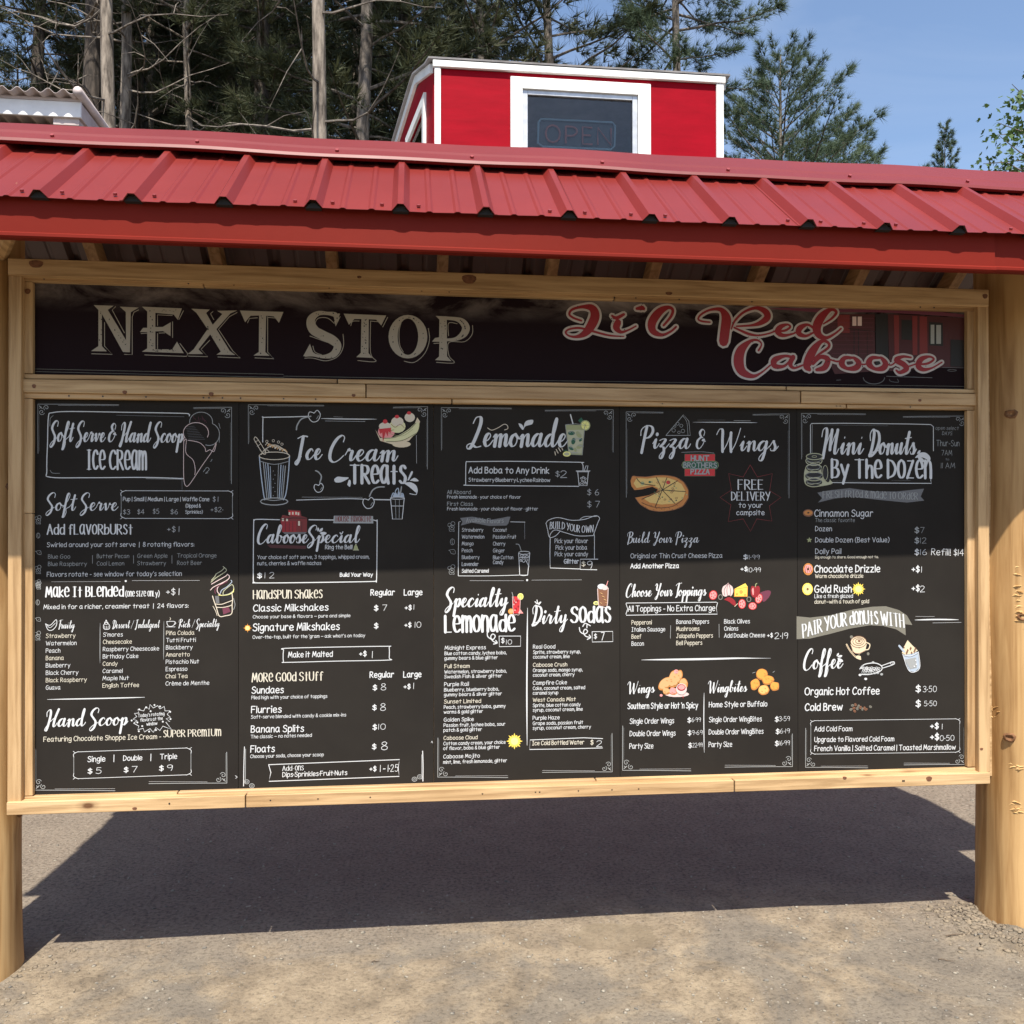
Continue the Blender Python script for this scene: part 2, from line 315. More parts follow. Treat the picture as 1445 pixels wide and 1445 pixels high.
edges=[EL]+[RIB0+PITCH_RIB*i-.031 for i in (1,5,9,13)]+[ER]
for fr in (True,False):
    for k,(a,b) in enumerate(zip(edges,edges[1:])): sheet(a,b+(.0 if b==ER else .062),fr,k)
# screws
for i in range(-3,17):
    for o,tt in ((.048,.045),(-.05,.05)):
        if (i*7+int(o*100))%3==0 : continue
        x=RIB0+i*PITCH_RIB+o
        if not EL+.05<x<ER-.05: continue
        y=yeave(x)+.028; z=roof_z(x,y)+.0035
        b=MB(); b.tube([(x,y,z),(x,y-.0035,z+.005)],.0055,6); b.done('screw',M['screw'],SH)
for i in range(-2,16):
    x=RIB0+i*PITCH_RIB
    if EL+.05<x<ER-.05:
        y=yeave(x)+.0025; z=roof_z(x,y); MB().prism([(x-.021,z-.001),(x+.021,z-.001),(x+.0065,z+.0135),(x-.0065,z+.0135)],y,y+.02).done('rib_shade_plug',M['shade_black'],SH)  # added black plugs that paint the shade under the open rib ends
# fascia: two lapped lengths of bent trim
def strip(name,prof,xa,xb,mat,n=24,parent=SH,thick=.0012):
    """prof(x)-> list of (y,z); a bent sheet running along X"""
    vs=[];fs=[]; k=None
    for i in range(n+1):
        x=xa+(xb-xa)*i/n; p=prof(x); k=len(p); vs+=[(x,y,z) for y,z in p]
    for i in range(n):
        for j in range(k-1): fs.append((i*k+j,i*k+j+1,(i+1)*k+j+1,(i+1)*k+j))
    o=mk(name,vs,fs,mat,parent); md=o.modifiers.new('thickness','SOLIDIFY'); md.thickness=thick; md.offset=0; return o
def yfas(x): return lin(x,-.474,-.440)
def zfb(x): return lin(x,2.093,2.105)
XJ=at(1402,360,Y=-.44).x
def fp(dy,dz):
    def f(x):
        y=yfas(x)+dy; zb=zfb(x)+dz; zt=roof_z(x,yfas(x))-.006+0*dz
        wv=.0015*math.sin(x*4.1)
        return [(y+.03,zb+.004),(y-.004,zb),(y-.008,zb+.004),(y-.008,zb+.011),(y+wv,zb+.016),(y-wv,zt)]
    return f
strip('fascia_trim',fp(-.0035,0),EL,XJ,M['red_trim'],60); strip('fascia_trim',fp(.003,.003),XJ-.03,ER,M['red_trim'],24)
strip('fascia_trim',lambda x:[(2*YR-y,z) for y,z in fp(0,0)(x)],EL,ER,M['red_trim'],24)
# ridge cap
zc=lambda x: roof_z(x,-.17)
def cap(x):
    wv=.002*math.sin(x*5.3+1)+.0015*math.sin(x*11)
    a=at(722,0,Y=0) 
    yb=lin(x,-.172,-.150); zb=lin(x,2.474,2.474)+wv
    f=[(yb+.012,zb-.004),(yb,zb),(yb+.004,zb+.010),(lin(x,-.118,-.10),lin(x,2.520,2.518)+wv),(lin(x,-.106,-.088),lin(x,2.533,2.530)+wv),(YR,lin(x,2.614,2.614)+wv)]
    return f+[(2*YR-y,z) for y,z in f[::-1][1:]]
strip('ridge_cap',cap,EL-.01,ER+.01,M['cap_metal'],70)
for i in range(9):
    x=-1.42+i*.41; p=cap(x); y,z=(p[2][0]+p[3][0])/2,(p[2][1]+p[3][1])/2
    MB().tube([(x,y+.002,z),(x,y-.005,z+.006)],.006,6).done('screw',M['screw'],SH)
# timber of the roof
def slopez(y,x=0): return roof_z(x,min(y,2*YR-y))
for px in (-40,118,297,465,626,785,932,1085,1228,1366):
    x=at(px,385,Y=.2).x
    for s in (1,-1):
        y0,y1=(-.43,YR-.019) if s==1 else (2*YR+.43,YR+.019)
        zt0,zt1=slopez(y0,x)-.026,slopez(y1,x)-.026
        MB().hexa([(x-.019,y0,zt0),(x+.019,y0,zt0),(x+.019,y0,zt0-.075),(x-.019,y0,zt0-.075),(x-.019,y1,zt1),(x+.019,y1,zt1),(x+.019,y1,zt1-.1),(x-.019,y1,zt1-.1)]).done('rafter',M['wood_y'],SH,bevel=.0015)
MB().box(EL+.06,ER-.06,YR-.0185,YR+.0185,2.42,2.555).done('ridge_board',M['wood_x'],SH,bevel=.0015)
for s in (1,-1):
    for yy in (-.38,-.2,-.06):
        y=yy if s==1 else 2*YR-yy; z=slopez(yy)-.0045
        dz=.019*.8
        MB().hexa([(EL+.02,y-.04,z-.032*s),(ER-.02,y-.04,z-.032*s),(ER-.02,y-.04,z-.019-.032*s),(EL+.02,y-.04,z-.019-.032*s),(EL+.02,y+.04,z+.032*s),(ER-.02,y+.04,z+.032*s),(ER-.02,y+.04,z-.019+.032*s),(EL+.02,y+.04,z-.019+.032*s)]).done('purlin',M['wood_x'],SH)
for x in (PL,PR): MB().box(x-.02,x+.02,YR-.42,YR+.42,2.126,2.214).done('cross_tie',M['wood_y'],SH,bevel=.0015) if False else None
# diagonal knee brace at the left, rake boards
for x in (EL+.015,ER-.034):
    for s in (1,-1):
        y0=YR-s*.49; z0,z1=slopez(y0)-.01,slopez(YR)-.012
        MB().hexa([(x,y0,z0),(x+.019,y0,z0),(x+.019,y0,z0-.09),(x,y0,z0-.09),(x,YR-s*.001,z1),(x+.019,YR-s*.001,z1),(x+.019,YR-s*.001,z1-.09),(x,YR-s*.001,z1-.09)]).done('rake_board',M['wood_y'],SH)
MB().tube([(-1.62,-.02,2.20),(-1.40,-.40,2.235)],.03,10).done('knee_brace',M['wood_y'],SH)

M['frame_knot']=noisy('board_knot',(.20,.085,.04),(.10,.04,.02),(90,90,90),.7,.2,.001)
for px,py,rx,ry,Y in ((51,372.5,9,5.5,YF-.006),(662,394,10,7,YF-.006),(507,391,3,2,YF-.006),(1390,418,4,4,YF-.006),(944,414,5,2.5,YF-.006),(39,411,3.5,4,YT),(190,1141,3,2,YF-.012),(1192,1098,3,2.2,YF-.012),(1311,1099,4.5,4,YF-.012),(48,545,2.5,3,YT-.009),(176,553.5,3,2.6,YT-.009),(298,556,3.2,2.8,YT-.009),(499,558,2.6,2.2,YT-.009),(1298,565,2.4,2.2,YT-.009),(1385,1057,2.5,2,YF)):
    c=at(px,py,Y=Y); k=.0023; q=[(c.x+rx*k*math.cos(a)*(1+.12*math.sin(3*a)),c.z+ry*k*math.sin(a)*(1+.1*math.cos(2*a))) for a in (2*math.pi*i/12 for i in range(12))]
    MB().prism(q,Y-.0007,Y+.004).done('knot',M['frame_knot'],SH)

# ---- lettering: every glyph is a set of brush strokes ("~" = smooth) on a grid, cap height 14
HAND = {
'A':'0,0 4.5,14 9,0;1.6,5 7.4,5','B':'1,0 1,14;~1,14 6,13.5 7,10.8 5,8 1.4,7.4;~1.4,7.4 6.5,7 8.4,3.6 6,.4 1,0',
'C':'~9,11.5 6.5,14 3,12.5 .6,7.5 1.8,2 5,0 9,2','D':'1,0 1,14;~1,14 6,12.8 9.5,7.5 7,2 1,0','E':'8,13.8 1,14 1,0 8.2,.2;1,7.3 7,7.4',
'F':'8.4,13.8 1,14 1,0;1,7.3 7,7.4','G':'~9,12 6,14 2.6,12 .6,6.8 2.4,1.6 6,0 9,1.8 9.6,6;5.8,6.2 10.4,6.2','H':'1,0 1,14;9,0 9,14;1,7 9,7',
'I':'.5,14 6.5,14;3.5,14 3.5,0;.5,0 6.5,0','J':'~6,14 6,4 4.5,.4 2,.2 .4,3;3,14 9,14','K':'1,0 1,14;8,13.5 1.4,6 8.6,0','L':'1,14 1,0 8,0',
'M':'.6,0 2.6,14 6,3.5 9.6,14 11.4,0','N':'1,0 1,14 9,0 9,14','O':'~5.6,14 2,12 .6,7 2,2 5.6,0 9.4,2 10.8,7 9.2,12 5.6,14','P':'1,0 1,14;~1,14 6.5,13.4 8.2,10 6,6.8 1.2,6.4',
'Q':'~5.6,14 2,12 .6,7 2,2 5.6,0 9.4,2 10.8,7 9.2,12 5.6,14;6.5,4 11,-2','R':'1,0 1,14;~1,14 6.4,13.4 8,10.4 6,7.4 1.2,7;3.4,7 9,0',
'S':'~8.4,11.8 6,14 2.6,13 1.4,10.4 3.4,8 7,6.4 8.6,3.8 6.8,.6 3.4,0 .6,2','T':'0,14 10,14;5,14 5,0','U':'~1,14 1,4.5 2.6,.8 5.4,0 8.2,1 9.6,5 9.6,14',
'V':'0,14 4.8,0 9.4,14','W':'0,14 3.6,0 7,11.5 10.4,0 14,14','X':'.5,0 9,14;.8,14 8.6,0','Y':'0,14 4.6,7;9,14 3.4,0','Z':'.6,14 9,14 .6,0 9.4,0',
'a':'~7.6,9 4.5,10.2 1.4,7.8 .7,3.8 2.8,.3 5.4,.8 7.4,4;~7.7,9.6 7.5,4 8.8,0','b':'1,14 1,0;~1,6 3.6,9.6 7,9 8.4,5 6.8,1 3.6,0 1.1,1.4',
'c':'~7.4,8 5,10 2,8.6 .7,5 2,1.2 4.6,0 7.6,1.6','d':'8,14 8,0;~7.9,7.8 5.2,9.8 2,8.6 .7,4.6 2,.8 4.8,0 7.9,2.6','e':'~.9,5 7.4,5.4 7.4,8 4.8,10 2,8.6 .7,5 2,1.2 4.6,0 8,1.4',
'f':'~7,13 5,14 3.2,12 3,8 3,0;.2,8.8 6.4,8.8','g':'~7.4,8.6 4.8,10 1.8,8.4 .7,5 2.4,1.4 5,1.4 7.4,4.6;~7.6,9.6 7.6,-1 6,-4.2 3,-4.4 .8,-3','h':'1,14 1,0;~1,5.6 3.6,9.4 6.4,9 7.4,5.6 7.4,0',
'i':'1.4,9.6 1.4,0;1.4,13 1.4,13.6','j':'~4,9.6 4,-1.5 2.6,-4.2 0,-3.6;4,13 4,13.6','k':'1,14 1,0;7,9.6 1.4,4.4 7.4,0','l':'1.4,14 1.4,0',
'm':'1,9.8 1,0;~1,6 3,9.6 5.4,8.8 5.8,5 5.8,0;~5.8,6 8,9.6 10.2,8.6 10.8,5 10.8,0','n':'1,9.8 1,0;~1,6 3.4,9.6 6.4,9 7.4,5.6 7.4,0','o':'~4.4,10 1.6,8.4 .7,5 1.8,1.4 4.4,0 7.2,1.4 8.2,5 7.2,8.6 4.4,10',
'p':'1,9.8 1,-4.6;~1,6.4 3.6,9.8 7,8.8 8.2,5 6.6,1 3.6,.2 1.1,2','q':'~7.4,8.6 4.8,10 1.8,8.4 .7,5 2.4,1.4 5,1.4 7.4,4.6;7.6,9.6 7.6,-4.6','r':'1,9.8 1,0;~1,6 3,9.2 5,10 6.6,8.6',
's':'~6.6,8.6 4.6,10 2,9.2 1.6,7 4.4,5.2 6.6,3.4 6,1 3.4,0 .6,1.2','t':'3.6,13.4 3.6,0;.2,9.2 7.2,9.2','u':'~1,9.8 1,3.4 2.6,.4 5,.8 7.4,4.6;7.4,9.8 7.4,0','v':'0,9.8 3.8,0 7.6,9.8',
'w':'0,9.8 2.8,0 5.6,8 8.6,0 11.2,9.8','x':'.4,9.8 7.4,0;7,9.8 .4,0','y':'0,9.8 4,.8;7.8,9.8 2,-4.6','z':'.6,9.6 7,9.6 .4,0 7.6,0',
'0':'~4.6,14 1.6,11.8 .7,7 1.8,2 4.6,0 7.6,2 8.6,7 7.6,12 4.6,14','1':'1.6,11.6 4,14 4,0','2':'~.8,11 2.6,13.6 6,13.4 7.4,10.6 5.4,6.4 .6,.2 4,0 8.2,.2','3':'~.8,12 3.6,14 7,12.6 6.6,9 3.4,7.4 7.2,6 7.6,2.4 4.6,0 .6,1.6',
'4':'6.4,0 6.4,14 .4,4.6 9,4.6','5':'7.4,14 2,14 1.4,8;~1.4,8 5,8.8 7.8,6 7.2,1.8 4,0 .6,1.4','6':'~6,14 2.6,10 .8,4.6 2.6,.6 5.6,.2 7.6,3 6.6,6.6 3.6,7 1.2,4.6','7':'.4,14 8,14 2.8,0',
'8':'~7,11.6 5,14 2.2,13 1.6,10 4.4,7.6 7.4,5 7.2,1.6 4.4,0 1.4,1.4 1.4,4.8 5,8 7,11.6','9':'~7,11 5,13.8 1.8,12.8 .8,9.6 2.4,7 5.4,7.4 7,10.4;~7.2,12 7,6 5.6,0',
'$':'~7.6,10.8 5.4,12.6 2.4,11.8 1.6,9.4 4.6,7.2 7.6,5.4 7.4,2.6 4.6,1 1,2.6;4.6,15 4.6,-1.4','+':'0,6 6.4,6;3.2,9.2 3.2,2.8','-':'.4,5.4 5,5.4','—':'0,5.4 9,5.4',
'.':'1,.2 1.2,.6','·':'1,5.6 1.2,6','•':'1,5.4 1.3,5.8','&':'~9,0 3,9 2.6,12.4 4.8,14 6.6,12 5,9 1.6,6 .8,2.6 3,0 6.4,1.6 9,6','!':'1,14 1,4;1,.2 1,.6',"'":'1,14 .6,10.8',
',':'1.4,1 .4,-2.4',':':'1,1 1,1.5;1,7 1,7.5','|':'1,14.5 1,-2','(':'~4,15 1.4,11 .7,6 2,1 4,-2',')':'~0,15 2.6,11 3.3,6 2,1 0,-2','/':'0,-1 6,14.5','ñ':'1,9.8 1,0;~1,6 3.4,9.6 6.4,9 7.4,5.6 7.4,0;~1.6,12 3.4,13.2 5,12 7,13.2',
'è':'~.9,5 7.4,5.4 7.4,8 4.8,10 2,8.6 .7,5 2,1.2 4.6,0 8,1.4;2.6,14 5,11.6'}
SCR = {
'a':'~6,6.6 4,7.6 1.6,5.6 .8,2.2 2.2,.1 4.2,1.8 6,6.6;~6.2,7.4 5.6,2.4 6.6,.1 8.2,1.2 9.4,3.6','b':'~.4,3.6 3.6,9.4 5,14.6 3.8,16.6 2.6,14 2,7 2.2,1.4 4.2,0 6.2,2.6 5.6,6.4 4,6.8;~5.6,6.2 7.2,5.2 8.8,5.8',
'c':'~5.8,6 4.6,7.6 2.2,6 1,2.8 2.4,.1 4.8,.6 7.4,3.6','d':'~6,6.4 4,7.4 1.6,5.4 .8,2.2 2.4,.1 4.6,2.4 6.6,9 7.4,15.4 6.8,16.8 5.8,12 5.6,3 6.6,.1 8.4,1.4 9.6,3.6','e':'~.4,2.6 3.4,3.6 5,6 4,7.6 2.2,6.4 1.4,2.8 2.8,.1 5,.7 7.2,3.6',
'f':'~.2,3.2 4,9 5.6,14.4 4.6,17 3.2,14 2.4,4 2,-4 1.6,-6.6 3,-6.4 4.2,-2 3.8,1.4 6.8,3.6','g':'~6,6.6 4,7.4 1.6,5.4 .8,2.2 2.4,.1 4.6,2.2 6.2,6.8;~6.4,7 5.8,-1 4.6,-6.6 2.6,-7.4 2.2,-5 5,-1 9,3.6',
'h':'~.4,3.6 3.6,9.4 5,14.6 3.8,16.6 2.6,14 2,7 1.8,0;~1.9,2.6 3.6,6.4 5.4,7.2 5.8,4 6,.9 7.4,.4 9.2,3.6','i':'~.4,3.6 2.4,7.2 2,2.2 2.8,.1 4,.9 5.6,3.6;2.9,10.3 3,11','l':'~.2,3 3.6,9 5,14.6 4,16.8 2.8,14 2.2,5 3,.3 4.6,.7 6.2,3.6',
'm':'~.2,5.4 1.6,7.2 2,5 1.9,0;~2,2.6 3.8,6.6 5.2,7 5.5,4 5.4,0;~5.5,2.6 7.4,6.6 8.9,7 9.2,4 9.2,1 10.4,.2 12,3.6','n':'~.2,5.4 1.6,7.2 2,5 1.9,0;~2,2.6 3.9,6.6 5.5,7.2 5.9,4 6,1 7.3,.2 9,3.6','o':'~4,7.4 1.8,6 .9,2.8 2.4,.1 4.6,.9 5.4,4 4,7.4;~4.4,6.6 6,5 7.4,4.6',
'p':'~.2,4 1.8,7.2 2.2,4 1.8,-8;~2,1.6 3.8,6.4 5.6,7 6.2,3.6 4.6,.2 2.6,.8;~5,.6 6.6,1.4 8,3.6','r':'~.2,4 2,8.2 2.4,7 4.4,6.8 4,3 4.4,.3 5.8,.8 7.2,3.6','s':'~.2,3 2.8,7.8 3.2,6.6 4.8,3 4.2,.5 1.8,.2 1.2,1.6;~4.2,.6 5.8,1.6 7,3.6',
't':'~.4,3.6 3.2,8.6 4,14.6;~4,15 3,6 3.4,.7 4.8,.3 6.4,3.6;.6,10.6 6.6,11.4','u':'~.2,4 1.8,7.2 1.8,2.2 3,.1 4.8,2 6.2,7;~6.4,7.2 6,2 7,.1 8.2,1.2 9.2,3.6','v':'~.2,5.4 1.6,7.2 2.4,3 3.2,.2 5,3.4 5.4,7.2 6.4,5.8 7.6,5.8',
'w':'~.2,5 1.6,7.2 1.8,2.2 3,.1 4.8,3 5.2,6.6;~5.2,6.6 5.4,1.8 6.8,.1 8.4,3.4 8.8,7.2 9.6,5.8 10.8,5.6','y':'~.2,4 1.8,7.2 1.8,2.6 3,.6 5,3 6.2,7;~6.4,7.2 6,0 4.6,-6.6 2.6,-7.4 2.2,-5 5,-1 9,3.6','z':'~.4,6 3,7.2 5,6.6 3.4,3.4 1.6,1.4 4,.8 4.8,-2.6 3.6,-7 2,-7.4 2,-5 5,-1 8.4,3.6',
'S':'~8.6,12.6 8.8,16 6.6,17.4 3.4,15 2.2,11 4.6,7.6 7.4,3.6 6.6,-2 3.6,-5 2.6,-3 5,0 9.6,3','H':'~1,10 .6,14 3,16.6 4.4,13 3.6,3 2.2,-3.6 .6,-3.4 1.4,-.6 5,5 9.6,9.4;~11.6,17 9.2,8 8.6,1 10,.1 11.8,3.4','I':'~1,15 5,16.8 9,16.4;~5.4,16.4 5,8 4.4,0 2.6,-3.8 1.4,-2.4 3.6,.4 6,2',
'C':'~9,13 9.4,16 7.6,17.4 4.4,14.6 1.8,8 1.8,1.6 4.4,-1 7.6,.4 10.4,3.6','L':'~3,13.4 4.6,16.8 7.6,17 8.2,13 6,5 3.6,-.6 1.4,-1.6 .8,.4 3.4,1.4 7,-.6 10.4,0','D':'~2.6,9 1.6,13.6 4,16.8 5.6,13 5,4 3.6,-1.4;~4.6,16.4 9.6,14.6 11.4,9 9.4,2.4 5,-1.6 2.6,-.4 5.6,1 11.4,2.4',
'P':'~1.6,9.6 1.6,14 5,17 9.4,16.4 10.8,12.6 8.6,8.6 5.4,7.6;~5.6,16.6 4.8,8 4,-3.4','W':'~.4,12 2,16 4.4,15.4 5.2,8 6.4,-.8;~6.4,-.8 9,5 11,13.6;~11,13.6 11.6,6 12.8,-.8;~12.8,-.8 15.6,6 17.8,17','B':'~1.4,10 1.2,14.4 5,17 9.2,15.6 8.8,11 5,8.6;~5,8.6 9.6,7.2 9.6,2 6,-.8 2.6,.4;~4.6,16.6 4.4,8 3.4,-2.6',
'Y':'~.8,14 2.6,16.6 4.2,14.4 4,9 5.6,7.6 8,9.4 10.4,16.4;~10.4,16.6 8.6,8 5.8,-2.4 3.4,-4.4 3,-2.2 6,.8 9.6,3','T':'~.6,13.6 3,16 9.6,16.8 10.4,17.4;~6,16.6 5,8 4.6,0 2.8,-2','M':'~.6,11 1,15.4 3.4,16.6 4.4,12 3.6,-2.6;~3.8,1 6.4,11 8.2,15.6;~8.2,15.6 8.2,8 8.4,2.6;~8.4,2.6 10.8,11 12.8,15.6;~12.8,15.6 12.4,8 12.4,1.2 13.8,.2 15.4,3.4','F':'~1,14.4 4,16.6 10.4,17;~5,16.4 4.6,8 3.6,-1.4 1.8,-1;2.6,8.6 8,9.2',
'R':'~1.6,10 1.4,14 5,17 9,16 9.6,12.4 5.2,8.4 9.2,2.8 11,.8 12.6,3;~5,16.4 4.6,8 3.4,-1.6','&':'~7.6,10.4 8,13.6 5.6,15.6 3.2,13 5,9.6 6.8,9;~5.4,9.4 2,6.6 1.8,2 4.4,0 7.6,3 9,7.6 7,6.6 10,6','/':'0,-1 6,15.5'}
def parse(s):
    o=[]
    for st in s.split(';'):
        sm=st.startswith('~'); o.append((sm,[tuple(map(float,p.split(','))) for p in st.lstrip('~').split()]))
    return o
_DM={'r':'R','l':'L','p':'P','i':'I','u':'U'}
def layout(text,font):
    """strokes of a line of lettering on the glyph grid, and its total width"""
    out=[];x=0.
    for ch in text:
        if ch==' ': x+=4.6 if font!='S' else 5.; continue
        sy=1.
        if font=='S':
            g=SCR.get(ch) or HAND.get(ch,HAND['-']); gap=0. if (ch in SCR and ch.islower()) else .8
            lo=0. if ch in SCR else 0.
        elif font=='D':
            c=_DM.get(ch,ch); g=HAND[c]; gap=3.0
            if c in 'aceomnszwvx': sy=1.4
        else: g=HAND[ch]; gap=3.1
        st=parse(g); mx=max(p[0] for s_,ps in st for p in ps); mn=min(p[0] for s_,ps in st for p in ps)
        if font=='S' and ch in SCR and ch.islower(): adv=mx-.35; off=0.
        else: adv=mx-mn+gap-(4.6 if (font=='S' and ch in 'TF') else 0.); off=mn
        for sm,ps in st: out.append((sm,[(x+px-off,py*sy) for px,py in ps]))
        x+=adv
    return out,x
def spline(ps,n):
    P=[ps[0]]+list(ps)+[ps[-1]];o=[]
    for i in range(1,len(P)-2):
        a,b,c,d=P[i-1],P[i],P[i+1],P[i+2]
        for k in range(n):
            t=k/n;o.append(tuple(.5*((2*b[j])+(c[j]-a[j])*t+(2*a[j]-5*b[j]+4*c[j]-d[j])*t*t+(3*b[j]-a[j]-3*c[j]+d[j])*t**3) for j in range(len(b))))
    o.append(tuple(ps[-1]));return o

# ================================================================ printed sheets
PANX=[-1.531,-.9144,-.3048,.3048,.9144,1.5330]
def slab(name,x0,x1,z0,z1,mat): 
    b=MB().box(x0,x1,-.0006,.006,z0,z1); return b
def pix(px,py): p=at(px,py,Y=0); return p.x,p.z
class Ctx: pass
cx=Ctx()
def crop(ox,oy,s): cx.o=(ox,oy,s)
def cb(x,y): return pix(cx.o[0]+x/cx.o[2],cx.o[1]+y/cx.o[2])      # measured point of the artwork -> board (x,z)
MPP=2.95/1266   # metres per photo pixel on the board, about
class Art:
    """flat print: ribbons and fills of one ink each, stacked a fraction of a millimetre apart"""
    def __init__(s): s.v=[];s.f=[];s.m=[];s.mats=[];s.k=0
    def mi(s,c):
        if c not in s.mats: s.mats.append(c)
        return s.mats.index(c)
    def ribbon(s,pts,c,cap=True,lay=0):
        """pts: (x,z,halfwidth)"""
        q=[pts[0]]
        for p in pts[1:]:
            if math.hypot(p[0]-q[-1][0],p[1]-q[-1][1])>1e-5: q.append(p)
        pts=q
        if len(pts)<2: x,z,w_=pts[0]; pts=[(x,z,w_),(x,z-w_*.3,w_)]
        mi=s.mi(c); n=len(pts); nrm=[]
        for i in range(n):
            a=pts[max(i-1,0)];b=pts[min(i+1,n-1)]; dx,dz=b[0]-a[0],b[1]-a[1]; L=math.hypot(dx,dz) or 1; nrm.append((-dz/L,dx/L))
        base=len(s.v); s.k+=1; y0=-(.0009+lay*.00045+(s.k%14)*.00002)
        for i,(x,z,w_) in enumerate(pts):
            y=y0-min(i,60)*1.5e-6; nx,nz=nrm[i]; s.v+=[(x+nx*w_,y,z+nz*w_),(x-nx*w_,y,z-nz*w_)]
        for i in range(n-1): s.f.append((base+2*i,base+2*i+1,base+2*i+3,base+2*i+2)); s.m.append(mi)
        if cap:
            for i,sg in ((0,-1),(n-1,1)):
                x,z,w_=pts[i]; nx,nz=nrm[i]; tx,tz=nz*sg,-nx*sg; y=s.v[base+2*i][1]; b0=len(s.v)
                for a in (-90,-45,0,45,90):
                    ca,sa=math.cos(R(a)),math.sin(R(a)); s.v.append((x+(tx*ca+nx*sa)*w_,y,z+(tz*ca+nz*sa)*w_))
                s.f.append(tuple(b0+i_ for i_ in range(5))); s.m.append(mi)
    def poly(s,pts,c,lay=0):
        mi=s.mi(c); base=len(s.v); s.k+=1; y=-(.0008+lay*.00045+(s.k%14)*.00002); s.v+=[(x,y,z) for x,z in pts]
        for t in tessellate_polygon([[Vector((x,z,0)) for x,z in pts]]): s.f.append(tuple(base+i for i in t)); s.m.append(mi)
    def done(s,name,parent,label=None):
        if not s.f: return None
        o=mk(name,s.v,s.f,[INK[c] for c in s.mats],parent,label=label)
        o.data.polygons.foreach_set('material_index',s.m)
        # all print faces the reader
        bm=bmesh.new(); bm.from_mesh(o.data)
        for f in bm.faces:
            f.normal_update()
            if f.normal.y>0: f.normal_flip()
        bm.to_mesh(o.data); bm.free(); return o
cur=None
def begin(): 
    global cur; cur=Art(); return cur
def end(name,label=None): 
    global cur; o=cur.done(name,cx.panel,label); cur=None; return o
def st(pts,w_=2.6,c='white',smooth=True,lay=1,n=5,close=False,taper=False):
    """brush line; pts and width in measured artwork units"""
    own=cur is None; a=cur or Art(); sc_=cx.o[2]
    P=[tuple(p) for p in pts]
    if close: P=P+[P[0]]
    P=[(p[0],p[1],(p[2] if len(p)>2 else w_)) for p in P]
    if smooth and len(P)>2: P=spline(P,n)
    m=len(P); out=[]
    for i,(x,y,ww) in enumerate(P):
        X,Z=cb(x,y); k=1.
        if taper: t=i/(m-1); k=min(1,.25+3*min(t,1-t))
        out.append((X,Z,ww*.5/sc_*MPP*k))
    a.ribbon(out,c,lay=lay)
    if own: a.done('line',cx.panel)
def fl(pts,c='white',smooth=False,lay=0,n=4):
    P=list(pts)
    if smooth: P=spline(P+[P[0]],n)[:-1]
    cur.poly([cb(x,y) for x,y in P],c,lay)
def ell(x,y,rx,ry,c,lay=0,n=14,rot=0.): 
    ca,sa=math.cos(rot),math.sin(rot); fl([(x+rx*math.cos(a)*ca-ry*math.sin(a)*sa,y+rx*math.cos(a)*sa+ry*math.sin(a)*ca) for a in (2*math.pi*i/n for i in range(n))],c,lay=lay)
def ring(x,y,rx,ry,w_=2,c='white',lay=1,n=14,a0=0,a1=360):
    st([(x+rx*math.cos(R(a)),y+ry*math.sin(R(a))) for a in [a0+(a1-a0)*i/n for i in range(n+1)]],w_,c,smooth=False,lay=lay)
def slope(py): return .0125-(py-570)*(.0428/533)
def T(font,text,x0,y,x1,cap,wt=1.,c='white',y1=None,arc=None,name=None,skew=None,lay=1):
    global cur
    own=cur is None; a=cur or Art(); strokes,W=layout(text,font); ox,oy,s=cx.o
    if y1 is None: y1=y+slope(oy+y/s)*(x1-x0)
    A=Vector(cb(x0,y));B=Vector(cb(x1,y1)); L=(B-A).length; ex=(B-A)/L; ez=Vector((-ex.y,ex.x)); G=17. if font=='S' else 14.
    top=Vector(cb(x0,y-cap)); sz=(top-A).length/G; gx=L/(W-3.1 if font!='S' else W) if W>4.8 else sz
    sl={'S':.14,'H':.03,'D':.0,'M':.03,'J':.1}.get(font,0) if skew is None else skew
    capm=sz*G
    base={'S':.040,'H':.052,'D':.062,'M':.035,'J':.05}.get(font,.05)*capm*wt
    for sm,ps in strokes:
        q=spline([(px,py) for px,py in ps],5) if (sm and len(ps)>2) else list(ps)
        out=[]
        for i,(px,py) in enumerate(q):
            p0=q[max(i-1,0)];p1=q[min(i+1,len(q)-1)]; dx,dy=(p1[0]-p0[0])*gx,(p1[1]-p0[1])*sz; l=math.hypot(dx,dy) or 1
            if font=='S': k=.42+.9*max(0,-dy/l)
            elif font=='D': k=.38+.72*abs(dy)/l
            else: k=1.
            u=px*gx+py*sz*sl; v=py*sz
            if arc: v+=arc(u/L)*capm
            P=A+ex*u+ez*v; out.append((P.x,P.y,base*k))
        if len(q)==2 and abs(q[0][0]-q[1][0])+abs(q[0][1]-q[1][1])<.8: out=[(X,Z,base*(2.0 if font=='M' else 1.4)) for X,Z,_ in out]
        if sm or len(out)<3: a.ribbon(out,c,lay=lay)
        else:
            for s0,s1 in zip(out,out[1:]): kk=max(s0[2],s1[2]) if font!='D' else base*(.38+.72*abs(s1[1]-s0[1])/max(1e-9,math.hypot(s1[0]-s0[0],s1[1]-s0[1]))); a.ribbon([(s0[0],s0[1],kk),(s1[0],s1[1],kk)],c,lay=lay)
    if own: a.done(name or {'S':'heading','D':'heading','M':'price'}.get(font,'menu_text'),cx.panel)
def P_(text,x0,y,x1,cap,wt=1.,c='marker',y1=None): T('M',text,x0,y,x1,cap,wt,c,y1,name='price')
_lay=layout
HAND['ı']='.6,13.6 .4,0'
def layout(text,font): return _lay(text.replace('1','ı').replace('.','·') if font=='M' else text,'H' if font in ('M','J') else font)
